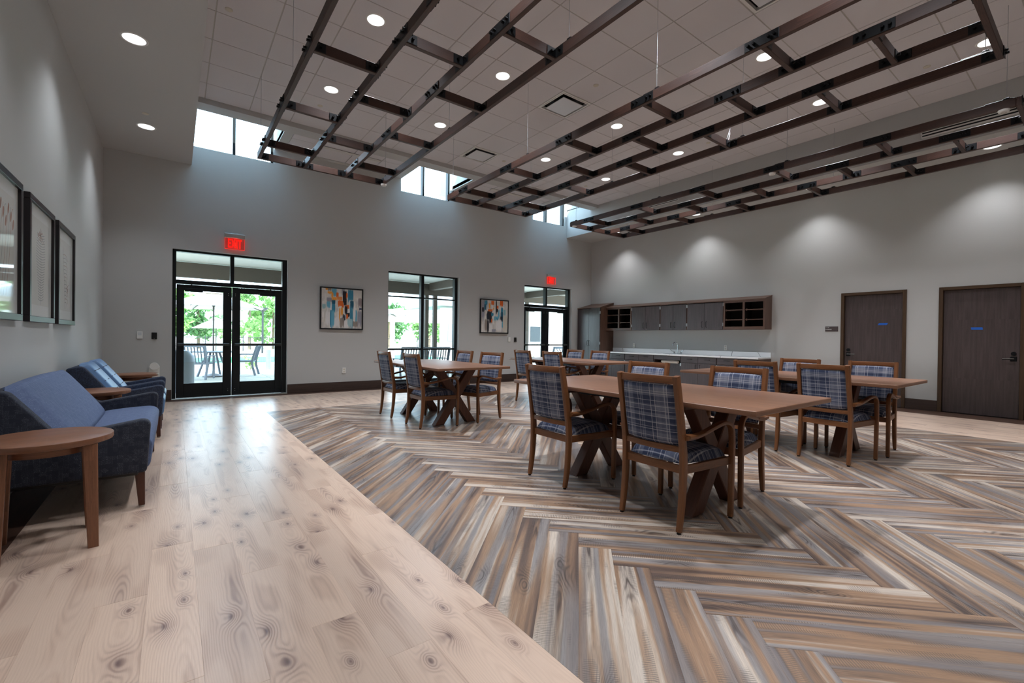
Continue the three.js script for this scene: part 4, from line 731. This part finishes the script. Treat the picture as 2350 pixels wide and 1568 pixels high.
UN.forEach(([a, b], i) => {
  const open = i === 0 || i === 4, u = thing(open ? 'open_shelf_unit' : 'wall_cabinet', UL[i], open ? 'shelf' : 'cabinet', [0, 0, 0], 0, open ? 'open wall shelf units' : 'two-door wall cabinets'), y0 = 1.466, yF = 2.135, yB = 2.222, t = 0.02;
  part('side_panel', sloped(KX + (open ? 0 : 0.02), yF, yB, y0, a + 0.001, a + t), M.cabside, u); part('side_panel', sloped(KX + (open ? 0 : 0.02), yF, yB, y0, b - t, b - 0.001), M.cabside, u);
  part('bottom_panel', span(KX + (open ? 0 : 0.02), XR, y0, y0 + 0.03, a + t, b - t), open ? M.cabside : M.cab, u); part('back_panel', span(XR - 0.012, XR, y0 + 0.02, yB, a + t, b - t), M.cabin, u);
  part('sloping_top', topBoard(KX, yF, yB, a + 0.001, b - 0.001 + (i === 4 ? 0.004 : 0)), M.cabside, u);
  const m = (a + b) / 2;
  if (open) {
    part('face_frame', [span(KX - 0.002, KX + 0.018, y0, 1.532, a + 0.002, b - 0.002), span(KX - 0.002, KX + 0.018, 2.09, yF, a + 0.002, b - 0.002), span(KX - 0.002, KX + 0.018, 1.532, 2.09, a + 0.002, a + 0.038), span(KX - 0.002, KX + 0.018, 1.532, 2.09, b - 0.038, b - 0.002)], M.cabside, u);
    part('divider', span(KX, XR - 0.012, 1.496, 2.12, m - 0.022, m + 0.022), M.cabside, u);
    for (const y of [1.693, 1.92]) for (const [p, q] of [[a + t, m - 0.022], [m + 0.022, b - t]]) { const sh = part('shelf', span(KX + 0.03, XR - 0.012, y - 0.009, y + 0.009, p, q, 0.002, 'z'), M.cabside, u); part('shelf_clip', [span(KX + 0.026, KX + 0.04, y - 0.025, y + 0.022, p + 0.02, p + 0.05, 0.003)], M.cabside, sh); }
    part('inner_lining', [span(KX + 0.03, XR - 0.012, 1.497, 2.12, a + t, a + t + 0.002), span(KX + 0.03, XR - 0.012, 1.497, 2.12, b - t - 0.002, b - t), span(KX + 0.03, XR - 0.012, 1.497, 2.12, m + 0.022, m + 0.024), span(KX + 0.03, XR - 0.012, 1.497, 2.12, m - 0.024, m - 0.022)], M.cabin, u);
  } else [[a + 0.016, m - 0.002, m - 0.055], [m + 0.002, b - 0.016, m + 0.055]].forEach(([p, q, hz], k) => {
    const dr = part('door', span(KX, KX + 0.02, y0, 2.118, p, q, 0.002, 'y'), M.cab, u); part('handle', handleV(KX, 1.595, hz), M.pull, dr);
    for (const y of [1.59, 2.06]) part('hinge', span(KX - 0.005, KX + 0.02, y - 0.038, y + 0.038, k ? q : p - 0.013, k ? q + 0.013 : p, 0.002), M.hinge, dr);
  });
});
const BN = [[KT, -8.31], [-8.31, -7.355], [-7.355, -6.545], [-6.545, -5.61], [-5.61, KE]];
const BL = ['dark base cabinet beside the tall cabinet', 'dark base cabinet with two drawers left of the sink bay', 'sink base with an open knee bay and white pipe cover', 'dark base cabinet with two drawers right of the sink bay', 'dark base cabinet at the exposed end of the counter'];
BN.forEach(([a, b], i) => {
  const sink = i === 2, u = thing(sink ? 'sink_base' : 'base_cabinet', BL[i], 'cabinet', [0, 0, 0], 0, sink ? undefined : 'base cabinets'), top = 0.8, t = 0.02, m = (a + b) / 2;
  for (const [p, q] of [[a + 0.001, a + t], [b - t, b - 0.001]]) part('side_panel', span(KB + 0.02, XR, 0, top, p, q, 0, 'y'), i === 4 ? M.cabside : M.cab, u);
  part('back_panel', span(XR - 0.012, XR, 0, top, a + t, b - t), M.cabin, u);
  if (sink) {
    part('apron_panel', span(KB, KB + 0.02, 0.69, 0.79, a + 0.01, b - 0.004, 0.002, 'z'), M.cab, u);
    part('knee_panel', span(KB + 0.16, KB + 0.18, 0, 0.595, a + t, b - t, 0.002, 'y'), M.cab, u);
    part('pipe_cover', box(0.09, 0.075, 0.52, [KB + 0.12, 0.64, m + 0.02], 0.03), M.white, u);
    part('basin', lathe([[0.2, 0.8], [0.19, 0.7], [0.16, 0.67], [0, 0.665]], 32, [10.47, 0, m]), M.chrome, u);
    part('hinge', [span(KB - 0.005, KB + 0.03, 0.55, 0.62, b - 0.02, b - 0.006)], M.hinge, u);
    return;
  }
  part('plinth', span(KB + 0.06, KB + 0.08, 0, 0.1, a + t, b - t), M.black, u); part('bottom_panel', span(KB + 0.02, XR - 0.012, 0.1, 0.12, a + t, b - t), M.cab, u);
  [[a + 0.012, m - 0.002, m - 0.055], [m + 0.002, b - 0.008, m + 0.055]].forEach(([p, q, hz], k) => {
    const dw = part('drawer', span(KB, KB + 0.02, 0.642, 0.792, p, q, 0.002, 'z'), M.cab, u); part('handle', handleH(KB, 0.735, (p + q) / 2), M.pull, dw);
    const dr = part('door', span(KB, KB + 0.02, 0.1, 0.636, p, q, 0.002, 'y'), M.cab, u); part('handle', handleV(KB, 0.53, hz), M.pull, dr);
    part('hinge', span(KB - 0.005, KB + 0.02, 0.56, 0.62, k ? q : p - 0.01, k ? q + 0.008 : p, 0.002), M.hinge, dr);
  });
});
{ const w = thing('worktop', 'long white quartz worktop with grey veins and upstand under the wall cabinets', 'worktop', [0, 0, 0]), uvq = (g, s) => { const P = g.attributes.position, uv = g.attributes.uv; for (let i = 0; i < P.count; i++) uv.setXY(i, (P.getZ(i) - KT) / (KE - KT), s + (P.getX(i) - KB + P.getY(i)) * 0.9); return g; };
  part('slab', uvq(span(KB - 0.02, XR, 0.8, 0.836, KT + 0.002, KE, 0.004), 0.1), M.quartz, w); part('upstand', uvq(span(XR - 0.02, XR, 0.836, 0.945, KT + 0.002, KE, 0.003), 0.35), M.quartz, w);
  part('sink_cutout_rim', lathe([[0.2, 0.8355], [0.2, 0.838], [0.215, 0.838], [0.218, 0.836]], 40, [10.47, 0, -6.95]), M.chrome, w);
}
{ const f = thing('faucet', 'chrome gooseneck faucet with two wing handles at the sink', 'faucet', [10.64, 0.837, -6.93]), z = 0;
  part('base_plate', box(0.05, 0.012, 0.26, [0, 0.006, z], 0.005), M.chrome, f);
  part('spout', tube(spline([[0, 0.01, 0], [0, 0.2, 0], [0, 0.255, -0.005], [-0.03, 0.295, -0.02], [-0.085, 0.3, -0.04], [-0.125, 0.265, -0.055], [-0.13, 0.215, -0.057]], 30), 0.011, 12), M.chrome, f);
  for (const s of [-1, 1]) part('wing_handle', [lathe([[0.02, 0.01], [0.016, 0.05], [0.01, 0.06], [0, 0.062]], 16, [0, 0, s * 0.1]), sweep(spline([[0, 0.05, s * 0.1], [-0.02, 0.065, s * 0.14], [-0.03, 0.11, s * 0.2]], 10), [0, 1, 0], roundRect(0.006, 0.014, 0.004, 2))], M.chrome, f);
}
for (const [z, label] of [[-8.444, 'white outlet above the counter near the tall cabinet'], [-5.705, 'white outlet above the counter near its exposed end']]) { const o = thing('outlet', label, 'outlet', [XR, 1.03, z], 0, 'outlets above the counter'); part('cover_plate', box(0.016, 0.122, 0.078, [-0.008, 0, 0], 0.004), M.white, o); for (const y of [-0.028, 0.028]) part('socket', box(0.004, 0.034, 0.036, [-0.017, y, 0], 0.001), M.offwhite, o); }
{ const s = thing('room_sign', 'small dark room sign with two lines of white text beside the first timber door', 'sign', [XR, 1.469, -3.494]);
  part('plaque', box(0.01, 0.102, 0.226, [-0.005, 0, 0], 0.002), M.door, s);
  for (const [txt, y, h, w] of [['ST 105', 0.028, 0.011, 0.062], ['STORAGE', -0.01, 0.016, 0.105]]) { const g = clean(new TextGeometry(txt, { font, size: h, depth: 0.0015, curveSegments: 2 })); g.computeBoundingBox(); const b = g.boundingBox; g.translate(-b.min.x, -b.min.y, 0); g.scale(w / (b.max.x - b.min.x), 1, 1); g.rotateY(-Math.PI / 2); g.translate(-0.0102, y - h / 2, -0.103); part('lettering', g, M.white, s); }
}
// ---------------------------------------------------------------- outdoors: porch, patio, garden
const patio = struct('patio'); part('patio_bed', span(-12, 34, -0.3, -0.045, -18, ZW - 0.27), M.concrete, patio);
for (let i = 0; i < 9; i++) for (let j = 0; j < 3; j++) part('paving_slab', span(-5 + i * 2.4, -2.608 + i * 2.4, -0.06, -0.03, -17.99 + j * 2.5, -15.498 + j * 2.5, 0.006), M.concrete, patio);
structMesh('garden_ground', span(-60, 80, -0.4, -0.06, -75, -18), M.gravel);
tag(part('lawn_strip', span(-10, 12.8, -0.07, -0.03, -28.8, -23.7), M.turf, scene), 'bright green strip of artificial turf across the garden', 'lawn');
{ const p = struct('porch'); part('porch_ceiling', span(-6, 24, 3.02, 3.1, -14.3, ZW - 0.27), M.porchceil, p); part('porch_beam', span(-6, 24, 2.62, 3.0, -14.1, -13.96, 0.01), M.porchwood, p); part('porch_roof', span(-6, 24, 3.1, 3.24, -14.5, ZW - 0.27), M.roofing, p);
  for (const x of [-1.2, 2.9, 7.0, 11.2]) { for (const d of x === 7 ? [-0.16, 0.16] : [0]) part('porch_post', span(x + d - 0.065, x + d + 0.065, -0.03, 2.62, -14.1, -13.97, 0.01), M.porchwood, p); part('porch_rafter', span(x - 0.1, x + 0.1, 2.78, 3.02, -13.96, ZW - 0.27, 0.01), M.porchwood, p); } }
CL.slice(1).forEach(([a], i) => { const g = poly([[1.47, 5.09], [1.47, 5.3], [1.44, 5.36], [1.62, 5.72], [2.2, 6.3], [2.2, 5.09]], 0.2); structMesh('eave_return', at(g, a, 0, -11.2), M.siding); });
function umbrella(x, z, s, label) {
  const u = thing('patio_umbrella', label, 'umbrella', [x, -0.03, z], 0.35, 'patio umbrellas'), R = 1.36 * s, H = 2.0 * s + (1 - s) * 0.2, N = 8, c = [];
  for (let i = 0; i < N; i++) { const a = i / N * 2 * Math.PI, b = (i + 1) / N * 2 * Math.PI, P = (r, t, y) => [r * Math.cos(t), y, r * Math.sin(t)]; c.push([P(0.16, a, H + 0.42), P(R, b, H), P(R, a, H)], [P(0.16, a, H + 0.42), P(0.16, b, H + 0.42), P(R, b, H)]); part('rib', tube([P(0.05, a, H + 0.43), P(R, a, H - 0.012)], 0.009, 6), M.polem, u); part('strut', tube([P(0.04, a, H + 0.08), P(R * 0.55, a, H + 0.17)], 0.007, 6), M.polem, u); }
  part('canopy', tris(c), M.fabric, u); part('vent_cap', lathe([[0.3, H + 0.4], [0, H + 0.5]], 8), M.fabric, u);
  part('pole', clean(new THREE.CylinderGeometry(0.022, 0.022, H + 0.44, 12)).translate(0, (H + 0.44) / 2, 0), M.polem, u); part('hub', clean(new THREE.CylinderGeometry(0.05, 0.04, 0.09, 12)).translate(0, H + 0.08, 0), M.polem, u); part('weighted_base', lathe([[0.26, 0], [0.26, 0.03], [0.1, 0.08], [0.03, 0.1]], 24), M.polem, u);
}
umbrella(0.9, -15.69, 1, 'tan patio umbrella over the round table beyond the sofa-side doors'); umbrella(5.5, -16, 1, 'tan patio umbrella edge seen through the window by the pergola'); umbrella(1.5, -24.4, 0.72, 'distant low tan umbrella beyond the patio');
{ const t = thing('patio_table', 'round grey slatted patio table around the umbrella pole', 'table', [0.9, -0.03, -15.69]); part('table_top', lathe([[0.05, 0.71], [0.6, 0.71], [0.6, 0.74], [0.05, 0.74]], 32), M.resin, t); for (let i = 0; i < 4; i++) { const a = i * Math.PI / 2 + 0.5; part('leg', tube([[0.42 * Math.cos(a), 0, 0.42 * Math.sin(a)], [0.16 * Math.cos(a), 0.71, 0.16 * Math.sin(a)]], 0.03), M.resin, t); } }
function slatChair(x, z, turn, label, W = 0.5, name = 'patio_chair', cat = 'chair') {
  const c = thing(name, label, cat, [x, -0.03, z], turn, 'grey slatted porch seats'); const n = Math.round(W / 0.075);
  for (const s of [-1, 1]) { part('rear_leg', sweep(spline([[s * W / 2, 0, -0.3], [s * W / 2, 0.42, -0.22], [s * W / 2, 0.95, -0.36]], 12), [1, 0, 0], roundRect(0.02, 0.03, 0.004)), M.resin, c); part('front_leg', box(0.04, 0.62, 0.05, [s * W / 2, 0.31, 0.24], 0.004), M.resin, c); part('arm', box(0.06, 0.025, 0.56, [s * W / 2, 0.635, -0.02], 0.006), M.resin, c); }
  part('seat', box(W, 0.05, 0.5, [0, 0.43, 0.02], 0.01), M.resin, c); part('top_rail', box(W, 0.08, 0.03, [0, 0.92, -0.352], 0.008), M.resin, c);
  for (let i = 0; i < n; i++) part('slat', tube([[(i + 0.5) / n * W - W / 2, 0.45, -0.23], [(i + 0.5) / n * W - W / 2, 0.9, -0.35]], 0.017, 4), M.resin, c);
}
slatChair(0.55, -15.0, Math.PI * 0.87, 'grey slatted chair beside the trash bin, back to the doors', 0.52); slatChair(1.75, -15.9, -1.9, 'grey slatted chair right of the umbrella table'); slatChair(5.46, -11.5, Math.PI, 'wide slatted bench with its back against the window', 1.4, 'porch_bench', 'bench'); slatChair(10.6, -11.8, Math.PI, 'slatted chair outside the kitchen-side doors');
{ const b = thing('trash_bin', 'grey domed trash bin outside the sofa-side doors', 'trash bin', [0.08, -0.03, -11.9]); part('drum', lathe([[0, 0], [0.26, 0], [0.27, 0.62], [0.28, 0.64]], 28), M.steelgrey, b); part('dome_lid', lathe([[0.28, 0.64], [0.26, 0.76], [0.17, 0.87], [0, 0.91]], 28), M.steelgrey, b); }
{ const b = thing('bollard_light', 'cylindrical grey bollard at the patio edge', 'bollard', [2.71, -0.06, -18.27]); part('column', lathe([[0, 0], [0.085, 0], [0.085, 0.72], [0, 0.72]], 20), M.steelgrey, b); part('cap', lathe([[0.085, 0.74], [0.085, 0.8], [0, 0.82]], 20), M.white, b); }
{ const l = thing('lamp_post', 'slim dark lamp post with flat head in the garden', 'lamp post', [4.82, -0.06, -35]); part('post', clean(new THREE.CylinderGeometry(0.06, 0.07, 2.9, 10)).translate(0, 1.45, 0), M.ironwork, l); part('head', lathe([[0.08, 2.85], [0.34, 3.05], [0.34, 3.12], [0, 3.14]], 16), M.ironwork, l); }
{ const f = thing('garden_fence', 'black iron picket fence along the trees', 'fence', [0, -0.06, -40]); for (const y of [0.4, 1.05]) part('rail', box(44, 0.04, 0.03, [18, y, 0]), M.ironwork, f); for (let x = -3; x < 40; x += 2.4) part('post', box(0.06, 1.2, 0.06, [x, 0.6, 0]), M.ironwork, f); const k = []; for (let x = -3; x < 40; x += 0.16) k.push(box(0.018, 1.0, 0.018, [x, 0.6, 0])); part('pickets', k, M.ironwork, f).userData.kind = 'stuff'; }
{ const p = thing('pergola', 'pale timber pergola beyond the window', 'pergola', [0, -0.06, -19]); part('main_beam', box(8.5, 0.36, 0.12, [10.4, 2.15, 0], 0.01), M.pergola, p); part('rear_beam', box(8.5, 0.3, 0.12, [11.4, 2.15, -3], 0.01), M.pergola, p); for (const x of [7.85, 13]) { part('post', box(0.17, 2.0, 0.17, [x, 1.0, -0.5], 0.01), M.pergola, p); part('post', box(0.17, 2.0, 0.17, [x + 1, 1.0, -3], 0.01), M.pergola, p); } for (let k = 0; k < 9; k++) part('rafter', box(0.06, 0.16, 4.4, [7 + k * 0.85, 2.42, -1.5], 0.006), M.pergola, p); }
{ const b = thing('neighbouring_building', 'pale building wing with stone corner and dark shuttered windows beyond the porch', 'building', [0, -0.06, -25]); part('stone_wall', span(13.3, 17, 0, 3.1, -0.4, 0), M.stone, b); part('siding_wall', span(17, 40, 0, 3.3, -0.5, 0), M.siding, b); part('roof', poly([[0.5, 3.2], [-5, 5.2], [-5, 3.2]], 27).rotateY(-Math.PI / 2).translate(40, 0, 0), M.roofing, b); part('corner_trim', span(21.9, 22.3, 0, 3.2, 0, 0.1), M.white, b); for (const [x0, x1] of [[14, 15.1], [20.3, 21.2]]) { const w = part('window', span(x0, x1, 1, 2.1, 0, 0.05), M.darkwin, b); part('shutter', span(x0 - 0.35, x0 - 0.05, 1, 2.1, 0, 0.06), M.resin, w); part('sill', span(x0 - 0.05, x1 + 0.05, 0.93, 1, 0, 0.1), M.white, w); } }
const leafM = [[0.16, 0.33, 0.08], [0.22, 0.40, 0.10], [0.10, 0.24, 0.07]].map((c) => new THREE.MeshPhysicalMaterial({ color: new THREE.Color(...c), roughness: 1, transmission: 0.35, thickness: 0, side: THREE.DoubleSide }));
function tree(x, y, z, h, w, m, label, name = 'leafy_tree', n = 1500, ls = 0.3) {
  const t = thing(name, label, name === 'leafy_tree' ? 'tree' : 'shrub', [x, y, z], 0, name === 'leafy_tree' ? 'trees beyond the fence' : 'patio shrubs'), L = [], C = [...Array(14)].map(() => [rr(-w, w) * 0.7, rr(0.2, 0.85) * h, rr(-w, w) * 0.4, rr(0.2, 0.4) * Math.min(w, h)]);
  for (let i = 0; i < n; i++) { const c = C[i % 14], a = rr(0, 6.283), b = Math.acos(rr(-1, 1)), r = c[3] * Math.pow(rnd(), 0.4), p = [c[0] + r * Math.sin(b) * Math.cos(a), Math.max(0.02, c[1] + r * Math.cos(b)), c[2] + r * Math.sin(b) * Math.sin(a)], s = ls * rr(0.6, 1.2), d1 = [rr(-1, 1) * s, rr(-1, 1) * s, rr(-1, 1) * s], d2 = [rr(-1, 1) * s, rr(-1, 1) * s, rr(-1, 1) * s], q = (k, l) => p.map((v, j) => v + d1[j] * k + d2[j] * l); L.push([q(0, 0), q(1, 0), q(1, 1)], [q(0, 0), q(1, 1), q(0, 1)]); }
  part('foliage', tris(L), leafM[m], t); part('trunk', clean(new THREE.CylinderGeometry(0.06 * h / 4, 0.09 * h / 4, h * 0.7, 8)).translate(0, h * 0.35, 0), M.soil, t);
}
for (let i = 0; i < 16; i++) tree(-4 + i * 2.9 + rr(-0.5, 0.5), -0.1, -44 - (i % 3) * 2, (i < 3 ? 4.6 : 5.0) + rr(0, 1.2), 2.3, i % 3, ['broad bright green tree in the row beyond the fence', 'light yellow-green tree in the row beyond the fence', 'darker green tree in the row beyond the fence'][i % 3]);
tree(2.15, -0.06, -18.3, 0.6, 0.25, 1, 'small yellow-green shrub at the patio edge by the bollard', 'shrub', 160, 0.07); tree(10.0, -0.03, -12.6, 0.75, 0.35, 1, 'bright green shrub outside the kitchen-side doors', 'shrub', 200, 0.08);
renderer.render(scene, camera);
